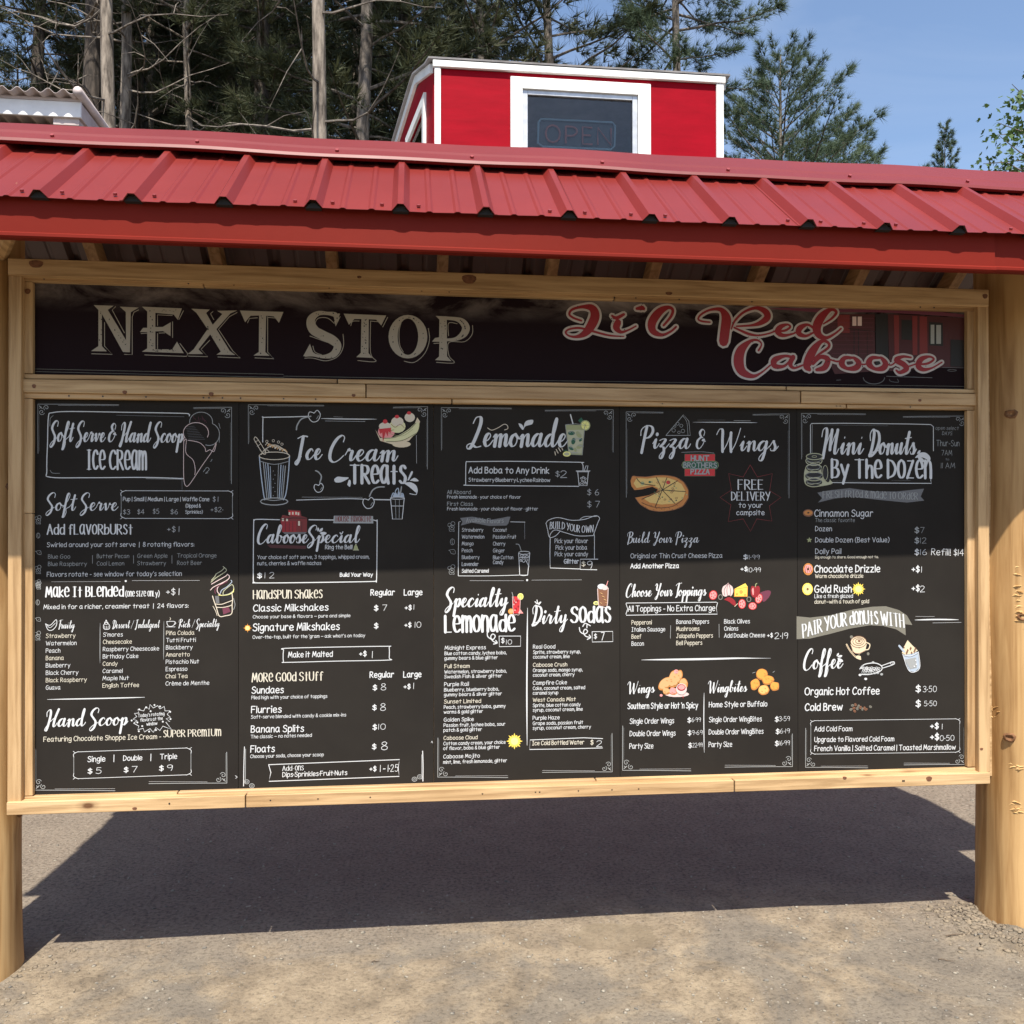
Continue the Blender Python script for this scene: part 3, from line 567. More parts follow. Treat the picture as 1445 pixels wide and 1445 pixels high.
def corner(x,y,sx,sy,lh,lv,w_=4.):
    """ruled corner with two small scrolls; sx, sy = +1 when the rules run right / down"""
    st([(x+sx*2,y),(x+sx*lh*.5,y+1),(x+sx*lh,y+4)],w_*.75,'grey',taper=False); st([(x+sx*lh*.25,y+sy*8),(x+sx*lh,y+sy*10)],w_,'white',taper=True)
    st([(x,y),(x-sx*0,y+sy*lv*.5),(x+sx*1,y+sy*lv)],w_*.75,'grey'); st([(x+sx*8,y+sy*lv*.2),(x+sx*8,y+sy*lv*.96)],w_*.9,'grey',taper=True)
    for (dx,dy,sw) in ((58,24,0),(26,54,1)):
        X,Y=x+sx*dx,y+sy*dy; pts=[]
        for k in range(13):
            a=k*.62+(.4 if sw else 2.2); r=20*(1-k/15); pts.append((X+sx*r*math.cos(a),Y+sy*r*math.sin(a)))
        st(pts,3.6,'grey',n=3)
    st([(x+sx*10,y+sy*12),(x+sx*30,y+sy*30)],5,'grey'); st([(x+sx*12,y+sy*30),(x+sx*22,y+sy*18)],4,'grey')
def panel(i,label):
    x0,x1=PANX[i]+.0007,PANX[i+1]-.0007
    o=MB().box(x0,x1,-.0006,.006,.515,1.775).done('menu_sign',M['panel'],None,loc=((x0+x1)/2,0,.47)); tag(o,label,'menu board','black menu panels of the board'); cx.panel=o; return o
def berries(x,y,k=1.,c='grey'):
    ring(x,y,14*k,14*k,2.6,c); ring(x+6*k,y-22*k,12*k,12*k,2.6,c); ring(x-14*k,y-14*k,11*k,11*k,2.4,c); st([(x-18*k,y+8*k),(x-12*k,y+24*k),(x+2*k,y+22*k),(x+14*k,y+24*k),(x+10*k,y+10*k)],2.6,c); ell(x,y,4*k,4*k,c)
def nutlet(x,y,k=1.,c='grey'): ring(x,y,12*k,18*k,2.4,c); st([(x,y-16*k),(x-3*k,y),(x+3*k,y+14*k)],2.4,c)
def strawb(x,y,k=1.,c='grey'): st([(x-22*k,y-10*k),(x+10*k,y-14*k),(x+16*k,y+10*k),(x-6*k,y+8*k),(x-14*k,y-6*k)],2.4,c,close=True); ell(x+4*k,y-1,2.2,2.2,c)
def sunburst(x,y,r,c='yellow',n=12,inner=.6):
    for i in range(n):
        a=2*math.pi*i/n; rr=r*(1 if i%2==0 else .82); fl([(x+rr*math.sin(a),y-rr*math.cos(a)),(x+r*inner*math.sin(a+.2),y-r*inner*math.cos(a+.2)),(x+r*inner*math.sin(a-.2),y-r*inner*math.cos(a-.2))],c)
    ell(x,y,r*.62,r*.62,c,lay=1); ell(x,y,r*.45,r*.45,'lemon',lay=2)
def splash(x,y,k=1.,rot=0.,c='white'):
    for (a,L,w_) in ((-1.2,26,13),(-.45,34,17),(.35,44,22)):
        a+=rot; ca,sa=math.cos(a),math.sin(a); p=[]
        for (u,v) in ((.25,0),(.5,.42),(.85,.5),(1.15,0),(.85,-.3),(.5,-.22)): p.append((x+k*(L*u*ca-w_*v*sa),y+k*(L*u*sa+w_*v*ca)))
        fl(p,c,smooth=True,lay=1)
# ---------------- panel 1: ice cream
panel(0,'black menu panel at the far left headed Soft Serve and Hand Scoop Ice Cream')
crop(40,560,4.817)
begin(); corner(66,50,1,1,550,335); corner(1382,71,-1,1,258,520); end('border')
begin()
st([(1095,130),(1092,118),(1040,112),(700,106),(300,100),(165,108),(138,135),(132,300),(127,500),(148,546),(400,550),(800,548),(1056,556)],5.5,'white'); st([(170,128),(150,150),(148,200)],2.5,'grey'); st([(600,125),(1060,136)],2.5,'faint'); st([(150,500),(165,518),(215,520)],2.5,'grey'); st([(800,556),(1050,560)],3,'grey')
end('heading_frame')
T('S','Soft Serve & Hand Scoop',150,303,1048,138); T('D','Ice Cream',400,492,800,130,.8)
begin()
ring(1175,170,78,66,4,'grey',a0=175,a1=370); ring(1140,245,86,70,4,'rose',a0=150,a1=385); ring(1230,255,70,76,4,'grey',a0=-70,a1=110)
for i in range(9): st([(1070+i*3,205+i*11),(1130+i*9,200+i*11)],1.6,'faint',smooth=False)
for i in range(8): st([(1120+i*12,128+((i*7)%5)*8),(1128+i*12,150+((i*5)%4)*9)],1.6,'plum',smooth=False)
st([(1058,270),(1056,420),(1058,560),(1072,606),(1100,590),(1180,470),(1250,370),(1278,310)],3.6,'rose'); st([(1060,300),(1075,290),(1072,380),(1120,430),(1135,490),(1132,530)],3.4,'rose'); st([(1085,295),(1160,310),(1200,345),(1208,372),(1235,360),(1262,372),(1278,320)],3.6,'rose'); st([(1045,545),(1046,630)],2.6,'faint'); st([(1190,510),(1215,480),(1230,495),(1205,520),(1222,515)],3,'grey'); st([(1240,440),(1250,425)],3,'grey'); st([(1300,260),(1298,310)],2.5,'grey'); st([(1295,180),(1305,215)],2.5,'grey')
end('cone_drawing')
T('S','Soft Serve',122,772,606,118,1.05,'grey' if False else 'white')
def ornate_box(x0,y0,x1,y1,dy=0,c='white'):
    h=22
    st([(x0+h*1.5,y0),(x1-h*1.5,y0+dy)],3.2,c,smooth=False); st([(x0+h*1.5,y1),(x1-h*1.5,y1+dy)],3.2,c,smooth=False); st([(x0,y0+h*1.5),(x0,y1-h*1.5)],3,'grey',smooth=False); st([(x1,y0+h*1.5+dy),(x1,y1-h*1.5+dy)],3,'grey',smooth=False)
    for (x,y,sx,sy) in ((x0,y0,1,1),(x1,y0+dy,-1,1),(x0,y1,1,-1),(x1,y1+dy,-1,-1)): st([(x,y+sy*h*1.6),(x-sx*2,y+sy*h*.8),(x+sx*h*.5,y+sy*h*.3),(x+sx*h*1.5,y-sy*2)],3.6,c); st([(x-sx*4,y-sy*4),(x+sx*h*.5,y+sy*h*.35)],3,c)
begin(); ornate_box(632,638,1388,826,2); end('price_box')
T('H','Pup | Small | Medium | Large | Waffle Cone',645,708,1229,27,1.1); T('H','(Dipped &',1070,752,1171,24,1.1); T('H','Sprinkles)',1068,793,1185,22,1.1)
P_('$ 1',1255,712,1290,34); P_('$3',645,798,690,32); P_('$4',742,797,788,32); P_('$5',847,794,888,32); P_('$6',967,797,1015,32); P_('+$2.',1240,782,1322,32)
T('D','Add flavorburst',130,934,709,66); P_('+$ 1',945,918,1025,38)
T('H','Swirled around your soft serve  |  8 rotating flavors:',128,1020,1126,30)
for (a,b,x0,x1,x2,y) in (('Blue Goo','Blue Raspberry',136,284,398,1099),('Butter Pecan','Cool Lemon',467,685,651,1096),('Green Apple','Strawberry',742,945,935,1094),('Tropical Orange','Root Beer',1013,1278,1179,1092)):
    T('H',a,x0,y,x1,27,.85,'grey'); T('H',b,x0,y+50,x2,27,.85,'grey')
begin()
for x in (437,716,977): st([(x,1078),(x,1132)],2.5,'grey',smooth=False)
st([(158,1257),(630,1255)],4,'white',taper=True); st([(706,1249),(1165,1248)],5,'white',taper=True); ell(663,1252,7,7,'white',lay=1)
end('divider')
T('H',"Flavors rotate - see window for today's selection",128,1222,1042,31)
begin()
for j,y in enumerate((840,1178)): berries(70,y); 
nutlet(68,943); strawb(72,1060); berries(72,1285,.9)
end('fruit_doodles')
crop(40,820,4.817)
begin(); berries(68,20,.9); nutlet(65,145); strawb(68,262); berries(66,375,1.05); end('fruit_doodles')
T('D','Make It Blended',120,107,646,66,1.15,'white',name='heading'); T('D','(one size only)',662,104,891,36,1.0); P_('+$ 1',938,94,1025,44,1.25,'white')
T('H','Mixed in for a richer, creamier treat  |  24 flavors:',105,190,1087,29,1.15)
begin(); st([(118,290),(150,300),(190,262),(192,300),(165,332),(135,330),(118,290)],4); st([(128,300),(150,316),(185,285)],3); end('citrus_icon')
begin(); st([(512,300),(530,280),(552,300),(550,325),(516,325),(512,300)],3.6); ring(530,285,12,10,3); ell(530,268,5,5,'white'); st([(520,305),(522,325)],2.5);st([(532,305),(532,325)],2.5);st([(544,305),(542,325)],2.5); end('cupcake_icon')
begin(); st([(942,275),(948,300),(968,308),(988,300),(996,275),(942,275)],3.6); st([(996,280),(1004,286),(994,296)],3); st([(940,311),(998,311)],3); st([(962,266),(968,256),(964,248)],3,'cream'); end('cup_icon')
T('S','Fruity',203,322,314,58,.95); T('S','Dessert / Indulgent',570,320,890,56,.85); T('S','Rich / Specialty',1020,314,1298,56,.9)
begin(); st([(489,285),(488,430),(488,558)],3.6,'grey',taper=True); st([(922,270),(921,420),(920,535)],3.6,'grey',taper=True); end('divider')
for k,(t,x) in enumerate((('Strawberry',320),('Watermelon',327),('Peach',217),('Banana',240),('Blueberry',285),('Black Cherry',340),('Black Raspberry',397),('Guava',217))): T('H',t,121,386+k*50.2,x,28,1.0,'cream' if k%3==0 else 'white')
for k,(t,x) in enumerate((("S'mores",641),('Cheesecake',703),('Raspberry Cheesecake',888),('Birthday Cake',747),('Candy',606),('Caramel',640),('Maple Nut',683),('English Toffee',752))): T('H',t,510-k*.6,377+k*49.4,x,27,1.05,'cream' if k%3==1 else 'white')
for k,(t,x) in enumerate((('Piña Colada',1127),('Tutti Frutti',1137),('Blackberry',1116),('Amaretto',1096),('Pistachio Nut',1160),('Espresso',1080),('Chai Tea',1082),('Crème de Menthe',1229))): T('H',t,938-k*.5,366+k*49,x,27,1.05,'cream' if k%3==0 else 'white')
begin(); st([(130,804),(500,797),(792,789)],7,'white',taper=True); end('divider')
T('S','Hand Scoop',115,990,672,118,1.15)
begin()
p=[(717,965),(740,948),(712,938),(738,920),(722,900),(752,895),(745,872),(785,882),(800,852),(822,872),(828,838),(850,862),(880,846),(895,868),(925,852),(930,882),(962,880),(945,905),(965,925),(938,935),(962,955),(935,958),(975,1008),(915,985),(895,1015),(868,995),(850,1028),(828,1002),(790,1025),(782,1000),(745,1010),(752,985),(717,965)]
st(p,4,'white',smooth=False)
for (x,y) in ((703,947),(742,960),(755,872),(802,858),(858,842),(896,852),(965,888),(967,937),(915,955),(868,1012),(822,1022),(752,1020),(775,985),(832,884)): ell(x,y,6,6,'white',lay=1)
end('speech_burst')
T('H',"Today's rotating",747,925,925,22,1.15,y1=910); T('H','flavors at the',763,955,914,22,1.15,y1=942); T('H','window',805,982,877,22,1.15,y1=975)
T('H','Featuring Chocolate Shoppe Ice Cream -',105,1091,902,32,1.15,'cream'); T('D','super premium',920,1060,1308,46,1.0,'cream')
begin(); ornate_box(310,1160,1106,1342,-26); end('price_box')
T('H','Single',405,1228,522,36,1.3,y1=1224); T('H','|',582,1222,588,40,1.1); T('H','Double',647,1220,773,34,1.3,y1=1216); T('H','|',833,1216,838,40,1.1); T('H','Triple',897,1210,1010,34,1.3,y1=1206)
for (a,x,y) in (('5',460,1308),('7',705,1299),('9',945,1288)): T('H','$',x-54,y,x-28,34,1.6); P_(a,x,y,x+35,40,1.2,'white')
begin(); corner(45,1420,1,-1,545,285,5); corner(1350,1372,-1,-1,530,210,5); st([(1408,1322),(1420,1331),(1410,1340)],3); end('border')
crop(300,780,14.45)
begin()
for k,(pts,c) in enumerate(((((-30,600),(60,520),(200,430),(270,380),(280,340),(215,280)),'khaki'),(((-20,560),(50,480),(80,430),(180,370),(240,310)),'khaki'),(((-20,640),(120,560),(280,470),(300,440),(345,480),(320,540),(200,620),(110,700),(100,790),(160,860)),'rose'),(((-40,760),(20,700),(180,620),(300,560)),'rose'),(((60,830),(50,760),(120,680),(300,590)),'plum'),(((160,830),(190,760),(300,690),(390,600),(380,560)),'bluish'),(((215,850),(230,780),(330,690),(400,650),(430,700),(425,770),(330,840),(200,865)),'khaki'),(((120,860),(210,868),(330,850),(420,800),(430,740)),'lemon'))): st(pts,14,c)
st([(0,880),(30,980),(80,1120),(140,1290),(260,1285),(390,1240),(400,1060),(410,940),(395,820)],16,'ivory'); st([(60,1045),(180,1050),(300,1010),(405,970)],14,'ivory'); st([(80,1110),(200,1115),(330,1090),(400,1060)],14,'ivory'); st([(10,1090),(60,1180),(95,1280)],10,'ivory'); st([(430,930),(460,1060),(430,1160)],9,'grey')
fl([(50,880),(130,880),(140,1030),(70,1030)],'faint'); fl([(200,1130),(330,1110),(370,1200),(220,1260)],'plum'); fl([(150,890),(380,850),(395,940),(180,1010)],'black')
end('soft_serve_drawing')
# ---------------- panel 2: treats
panel(1,'black menu panel headed Ice Cream Treats, second from the left')
crop(335,560,5.161)
begin(); corner(80,58,1,1,550,285); corner(1385,72,-1,1,250,455); end('border')
begin()
st([(185,330),(187,160),(200,150),(400,146),(525,142)],6); st([(610,158),(800,162),(1015,163)],7,taper=True); st([(640,176),(930,180)],6,taper=True); st([(700,145),(768,148)],4,taper=True); st([(1303,280),(1305,485)],7,taper=True); st([(430,752),(780,742),(915,745)],5); st([(470,730),(910,732)],5,taper=True); st([(995,748),(1110,750)],7)
end('heading_frame')
def cherry(x,y,r,stem):
    st([(x-r*.15,y-r*.5),(x-r*.8,y-r*.6),(x-r*.95,y+r*.2),(x-r*.3,y+r),(x+r*.6,y+r*.8),(x+r,y-r*.2),(x+r*.5,y-r*.9),(x,y-r*.45)],5,close=True); st([(x+r*.4,y+r*.5),(x+r*.7,y)],4,'grey'); st(stem,9,'grey',taper=False)
begin(); cherry(560,138,44,[(535,142),(470,160),(437,205),(430,240)]); cherry(592,660,34,[(600,625),(612,580),(590,548),(570,538)]); cherry(955,770,42,[(962,725),(985,680),(1025,658),(1070,656)]); end('cherry_drawings')
T('S','Ice',420,455,610,172,1.2); T('S','Cream',672,465,1160,180,1.2); T('D','Treats',822,628,1222,130,1.25)
begin(); fl([(705,600),(730,582),(770,585),(812,590),(760,620),(715,622)],smooth=True,lay=1); fl([(800,640),(812,605),(826,615),(820,655)],smooth=True,lay=1); fl([(1238,608),(1265,545),(1278,552),(1250,605)],smooth=True,lay=1); fl([(1255,610),(1290,590),(1320,612),(1295,616)],smooth=True,lay=1); fl([(1208,628),(1260,622),(1305,650),(1308,700),(1250,655)],smooth=True,lay=1); st([(1255,705),(1300,712),(1308,690)],5); end('splash_marks')
begin()
st([(160,430),(172,560),(190,700),(200,750)],7,'bluish'); st([(380,430),(372,560),(355,700),(335,750)],7,'bluish'); ring(268,762,100,26,7,'grey'); st([(200,745),(265,755),(335,745)],5,'grey'); ring(270,430,112,28,5,'ivory'); st([(170,470),(270,492),(375,470)],4,'grey')
for i,(x0,x1) in enumerate(((190,215),(205,228),(222,240),(300,292),(318,305),(335,318),(350,330),(240,246))): st([(x0,480+i*4),(x1,735)],4 if i%2 else 6,'bluish' if i%3 else 'grey',smooth=False)
for i in range(15): st([(200+((i*53)%140),400-((i*31)%50)),(215+((i*53)%140),385-((i*31)%50)),(235+((i*53)%140),405-((i*31)%50))],4,'tan' if i%2 else 'ivory')
st([(175,420),(200,385),(270,350),(340,385),(370,420)],5,'ivory'); st([(122,305),(140,298),(205,400),(185,412),(122,310)],4.5,'ivory'); st([(128,330),(150,318)],3,'ivory'); st([(145,360),(168,345)],3,'ivory'); 
for x,y in ((215,325),(262,320),(300,330),(325,345)): ring(x,y,9,9,3,'ivory',n=7)
for k in range(7): ell(262+(k%2)*12,540+k*30,3,3,'grey')
end('milkshake_drawing')
begin()
fl([(1005,240),(1040,320),(1140,350),(1250,320),(1310,250),(1330,180),(1310,150),(1270,250),(1150,300),(1040,300)],'sand'); fl([(1060,300),(1150,290),(1240,240),(1300,190),(1325,200),(1300,270),(1200,320),(1080,325)],'bananas',smooth=True,lay=1); ell(1195,345,68,24,'sand')
ell(1085,255,62,50,'pink',lay=0); ell(1075,215,45,30,'ivory',lay=1); ell(1165,215,60,48,'bananas',lay=0); ell(1165,180,45,34,'ivory',lay=1); ell(1255,150,38,34,'ivory',lay=1); fl([(1030,235),(1120,225),(1115,265),(1100,250),(1095,290),(1080,255),(1060,330),(1055,260),(1040,270)],'red',lay=2)
ell(1076,180,17,16,'red',lay=2); ell(1162,145,16,13,'red',lay=2); ell(1250,118,16,12,'red',lay=2)
st([(1060,303),(1150,295),(1245,245),(1300,192)],3,'black',lay=2); st([(1085,326),(1200,318),(1298,268)],3,'black',lay=2); st([(1120,200),(1150,222),(1185,200),(1215,225)],3,'brown',lay=2); st([(1235,195),(1250,230)],3,'black',lay=2); st([(1040,235),(1060,250),(1100,250),(1140,240)],3,'brown',lay=2); st([(1100,265),(1200,285),(1280,235)],2.5,'olive',lay=2)
end('banana_split_drawing')
begin()
st([(1115,740),(1130,890),(1200,890),(1215,740)],5,smooth=False); ring(1165,738,52,8,4); st([(1122,795),(1208,795)],4); st([(1150,745),(1155,885)],3,'grey');st([(1180,745),(1178,885)],3,'grey')
st([(1122,730),(1135,700),(1160,712),(1150,690),(1170,665),(1180,700),(1205,705),(1212,730)],6,'bluish'); fl([(1130,728),(1140,702),(1165,712),(1172,680),(1185,705),(1208,712),(1208,730)],'bluish'); st([(1195,655),(1185,720)],8,'grey')
end('milkshake_drawing')
begin(); st([(310,895),(150,892),(125,900),(119,930),(116,1320),(122,1348),(150,1355),(560,1352),(960,1345),(1005,1340),(1014,1315),(1018,930),(1014,905),(990,897)],6); st([(522,895),(700,897)],7); end('special_box')
begin(); fl([(702,866),(988,868),(990,922),(698,920)],'grey'); T('D','House favorite',718,908,972,38,.85,'dred',lay=2); end('tag_house_favorite')
begin()
fl([(312,895),(330,860),(380,870),(368,822),(458,828),(466,868),(508,880),(506,985),(330,985)],'dred'); fl([(372,830),(456,836),(452,866),(380,862)],'red'); fl([(318,905),(430,905),(430,985),(326,985)],'maroon',lay=1) ; fl([(436,900),(500,905),(500,980),(436,985)],'dred',lay=1)
for (x,y) in ((380,850),(404,848),(428,848),(445,852)): fl([(x-6,y-10),(x+6,y-10),(x+6,y+10),(x-6,y+10)],'ivory',lay=2)
for x in (332,362): fl([(x-7,885),(x+7,885),(x+7,905),(x-7,905)],'ivory',lay=2)
fl([(443,905),(456,905),(456,938),(443,938)],'ivory',lay=2); st([(310,896),(400,882),(510,884)],4,'black',lay=2,smooth=False)
for x in (350,378,404,470): st([(x,910),(x,980)],2.5,'black',lay=2,smooth=False)
fl([(215,1075),(500,1085),(500,1108),(240,1100)],'vred'); fl([(330,985),(506,985),(490,1000),(345,1000)],'faint')
end('caboose_picture')
T('S','Caboose',150,1065,512,135,1.2,lay=3); T('S','Special',512,1063,884,125,1.2,lay=3)
begin(); splash(585,990,1.3,-.3); st([(748,990),(757,1000),(768,985)],7); end('splash_marks')
T('H','Ring the Bell!',640,1109,836,30,1.2)
begin(); fl([(845,1115),(852,1085),(862,1078),(872,1085),(882,1115)],'olive'); st([(843,1116),(884,1116)],4,'khaki'); ell(863,1076,5,4,'khaki'); end('bell_icon')
T('H','Your choice of soft serve, 3 toppings, whipped cream,',146,1181,960,27,1.05); T('H','nuts, cherries & waffle nachos',146,1226,609,27,1.05)
T('H','$',146,1320,175,36,1.9); P_('1 2',200,1320,268,42,1.1); T('H','Build Your Way',748,1309,985,27,1.7)
crop(335,820,4.982)
begin(); st([(120,6),(160,12),(560,8),(965,2)],4); end('line')
T('D','Handspun Shakes',113,124,595,58,1.0,'cream',y1=118)
T('H','Regular',938,100,1104,40,1.5,y1=98); T('H','Large',1172,99,1298,40,1.5,y1=97)
T('H','Classic Milkshakes',113,213,637,46,1.3,y1=205); T('H','Choose your base & flavors — pure and simple',110,262,793,22,1.2,y1=252)
begin(); sunburst(72,330,32,'orange',8,.5); end('star_icon')
T('H','Signature Milkshakes',110,350,716,50,1.3,y1=341); T('H',"Over-the-top, built for the 'gram — ask what's on today",108,405,897,23,1.15,y1=392)
for (x,y) in ((962,207),(962,332),(953,766),(950,906),(952,1044),(948,1181)): T('H','$',x,y,x+25,36,1.7)
for (x,y) in ((1178,203),(1176,325),(1170,758)): T('H','+$',x,y,x+44,34,1.6)
P_('7',1020,207,1050,40,1.1,'white'); P_('1',1240,200,1246,36,1.1,'white'); P_('10',1248,326,1290,40,1.1,'white')
begin(); st([(325,482),(340,472),(700,463),(1050,458),(1067,466),(1067,540),(1058,555),(700,562),(345,571),(325,565),(322,520)],5,close=True); end('price_box')
T('H','Make it Malted',358,536,668,38,1.35,y1=530); T('H','+$',858,528,905,36,1.6); P_('1',948,540,956,48,1.1,'white')
T('D','More Good Stuff',104,708,601,60,1.0,'cream',y1=696)
T('H','Regular',932,678,1098,40,1.5,y1=675); T('H','Large',1168,676,1291,40,1.5,y1=673)
P_('8',1012,766,1042,46,1.0,'white'); P_('1',1238,757,1244,42,1.1,'white'); P_('8',1008,910,1040,50,1.0,'white'); P_('10',992,1043,1040,40,1.1,'white'); P_('8',1015,1186,1052,56,1.0,'white')
for (t,x1,y,y1,s_,x2,z,z1,X) in (('Sundaes',323,789,785,'Piled high with your choice of toppings',630,830,819,102),('Flurries',308,926,922,'Soft-serve blended with candy & cookie mix-ins',763,966,950,99),('Banana Splits',465,1063,1057,'The classic — no notes needed',522,1105,1093,97),('Floats',260,1203,1199,'Choose your soda, choose your scoop',606,1243,1229,94)):
    T('H',t,X,y,x1,46,1.3,y1=y1); T('H',s_,X-2,z,x2,23,1.2,y1=z1)
begin(); st([(220,1290),(1140,1254),(1130,1310),(1138,1372),(222,1407),(236,1345),(220,1290)],5,smooth=False); end('banner_outline')
T('D','Add-ons',318,1332,464,32,1.0,y1=1328); T('H','Dips·Sprinkles·Fruit·Nuts',318,1376,770,32,1.3,y1=1361); T('H','+$',930,1336,974,34,1.6); P_('1 .. 1.25',1004,1340,1128,48,1.1,'white')
begin()
st([(50,1165),(46,1300),(44,1440)],5,'white'); st([(58,1180),(56,1420)],4,'grey'); st([(1302,1195),(1305,1300),(1304,1405)],6,'white'); st([(1296,1220),(1296,1390)],4,'grey')
for (X,Y) in ((66,1410),(102,1438),(1282,1375),(1245,1392)): ring(X,Y,17,15,4,'grey'); ring(X,Y,7,6,3,'grey')
st([(1362,1135),(1368,1124),(1372,1138)],2.5); end('border')

# ---------------- panel 3: lemonade
panel(2,'middle black menu panel headed Lemonade')
crop(610,560,5.352)
begin(); corner(68,82,1,1,530,322); corner(1366,98,-1,1,515,320); end('border')
T('S','Lemonade',262,372,1012,218,1.1)
begin(); st([(418,235),(450,252),(500,232),(540,208),(565,215),(570,240),(545,250)],5,'ivory'); fl([(690,245),(695,205),(715,180),(760,175),(755,205),(725,215),(700,225)],smooth=True,lay=1); fl([(650,200),(675,208),(690,235),(682,250),(660,225)],smooth=True,lay=1); end('splash_marks')
begin()
fl([(1005,212),(1152,212),(1132,440),(1030,435)],'olive'); fl([(1015,250),(1145,250),(1128,430),(1034,428)],'khaki',lay=1)
for i,(x,y,r) in enumerate(((1050,275,26),(1105,285,28),(1065,335,26),(1112,375,26),(1048,390,20),(1080,400,16),(1120,325,16))): ell(x,y,r,r*.6,'olive' if i%2 else 'dgreen',lay=2,rot=i*.9); st([(x-r*.8,y),(x,y-r*.5),(x+r*.8,y+3)],2.5,'grey',lay=2)
for i in range(16): st([(1030+(i*37)%100,262+(i*53)%160),(1045+(i*37)%100,270+(i*53)%160)],3,'grey',lay=2)
st([(1005,212),(1030,435),(1132,440),(1152,212),(1080,204),(1005,212)],4,'grey',smooth=False,lay=2); st([(1043,135),(1062,205)],9,'white')
ell(1155,216,38,40,'olive',lay=2); ell(1155,216,30,32,'lemon',lay=2); ell(1155,216,6,6,'khaki',lay=3)
for k in range(6): st([(1155,216),(1155+28*math.cos(k),216+28*math.sin(k))],2,'olive',lay=3)
fl([(1100,180),(1125,155),(1145,185),(1120,200)],'dgreen',lay=2); ell(1015,432,30,20,'lemon',lay=3); ell(1015,432,20,12,'khaki',lay=3); fl([(988,410),(1010,398),(1025,412)],'dgreen',lay=3)
for (a,b) in (((930,440),(925,415)),((950,425),(935,398)),((968,412),(952,385)),((985,402),(978,388))): st([a,b],6,'ivory')
end('lemonade_glass_drawing')
begin(); st([(262,490),(600,487),(1100,494),(1128,500),(1138,520),(1138,555)],5.5); st([(262,490),(254,500),(252,600),(253,660),(262,668),(600,672),(1105,676)],5.5)
st([(1086,560),(1190,560)],5);st([(1092,566),(1184,566)],4);st([(1098,568),(1108,670),(1168,670),(1178,568)],5,smooth=False); st([(1148,555),(1160,522),(1175,520),(1168,555)],4,smooth=False)
for (x,y) in ((1125,615),(1140,608),(1155,618),(1132,635),(1150,640),(1118,655),(1140,655),(1160,652)): ring(x,y,7,7,3.2,n=7)
end('boba_box')
T('H','Add Boba to Any Drink',275,576,880,46,1.35); T('H','Strawberry·Blueberry·Lychee·Rainbow',275,640,888,28,1.2); P_('$',930,603,958,42,1.1); P_('2',968,610,1015,52,1.1)
T('H','All Aboard',113,733,288,28,1.2,'grey'); T('H','Fresh lemonade • your choice of flavor',113,767,667,24,1.1); T('H','First Class',113,822,305,28,1.2,'grey'); T('H','Fresh lemonade • your choice of flavor • glitter',113,857,797,24,1.1)
P_('$ 6',1170,742,1256,44,1.0); P_('$ 7',1170,834,1262,46,1.0)
begin(); berries(148,985,1.25); berries(148,1310,1.25); nutlet(152,1095,1.3); strawb(152,1172,1.3); end('fruit_doodles')
begin(); st([(212,942),(200,945),(197,1150),(196,1352)],4,smooth=False); st([(196,1352),(420,1352),(655,1346)],4); st([(590,944),(700,946)],4);st([(697,946),(698,1075)],4,taper=True); end('flavor_box')
begin(); fl([(210,915),(300,905),(440,930),(570,905),(590,905),(575,955),(560,972),(430,975),(300,950),(215,972),(228,945)],'faint'); T('H','Available Flavors',256,950,536,32,1.2,'grey',y1=950,lay=2,arc=lambda t:.12*math.sin(t*6.28)); end('ribbon_banner')
for k,t in enumerate((('Strawberry',383),('Watermelon',391),('Mango',310),('Peach',302),('Blueberry',355),('Lavender',347),('Salted Caramel',424))): T('H',t[0],224,1018+k*51.6,t[1],27,1.0 if k<5 else 1.35)
for k,t in enumerate((('Coconut',562),('Passion Fruit',633),('Cherry',550),('Ginger',545),('Blue Cotton',609))): T('H',t[0],459,1018+k*52,t[1],27,1.0)
T('H','Candy',459,1262,535,27,1.2)
begin(); st([(652,1182),(660,1345),(720,1345),(736,1182)],5,smooth=False); ring(694,1178,42,12,4); st([(660,1345),(690,1350),(720,1345)],5); st([(672,1165),(655,1118),(632,1112)],5,'grey'); st([(665,1230),(690,1250),(705,1238),(730,1280)],4);st([(655,1215),(735,1210)],4)
for x,y in ((675,1200),(700,1195),(715,1205),(690,1218),(670,1235),(712,1232)): ring(x,y,11,9,3.4,n=6)
end('drink_glass_drawing')
begin(); st([(890,1060),(888,1180),(890,1292),(1115,1300)],5,smooth=False); st([(1224,1040),(1224,1225)],4,smooth=False); st([(1250,1226),(1117,1226),(1117,1303),(1242,1306)],5,smooth=False)
st([(858,955),(880,930),(950,912),(1050,932),(1150,925),(1230,898),(1262,915),(1250,950),(1232,1000),(1215,1048)],4.5); st([(858,955),(870,1000),(885,1060),(930,1050),(965,1015)],4.5); st([(885,1060),(895,1030),(930,1005),(1000,1025),(1100,1050),(1215,1048)],4.5); st([(1115,925),(1150,905),(1240,903)],3.6); end('build_your_own_box')
T('D','BUILD YOUR OWN',888,1000,1212,52,.8,y1=1022,arc=lambda t:.16*math.sin(t*6.28+.2))
T('H','Pick your flavor',925,1104,1174,32,1.0); T('H','Pick your boba',932,1154,1166,32,1.0); T('H','Pick your candy',925,1203,1174,32,1.0); T('H','Glitter',995,1258,1103,32,1.7); T('H','$',1127,1278,1153,34,1.4,'cream'); P_('9',1170,1296,1206,56,1.0,'white')
begin(); st([(283,1388),(690,1388)],6,taper=True); st([(750,1384),(1128,1382)],6,taper=True); ell(716,1384,8,8,'white',lay=1); end('divider')
crop(610,820,5.159)
T('S','Specialty',95,188,545,140,1.25,y1=184); T('D','Lemonade',95,372,598,118,1.2,y1=362)
begin()
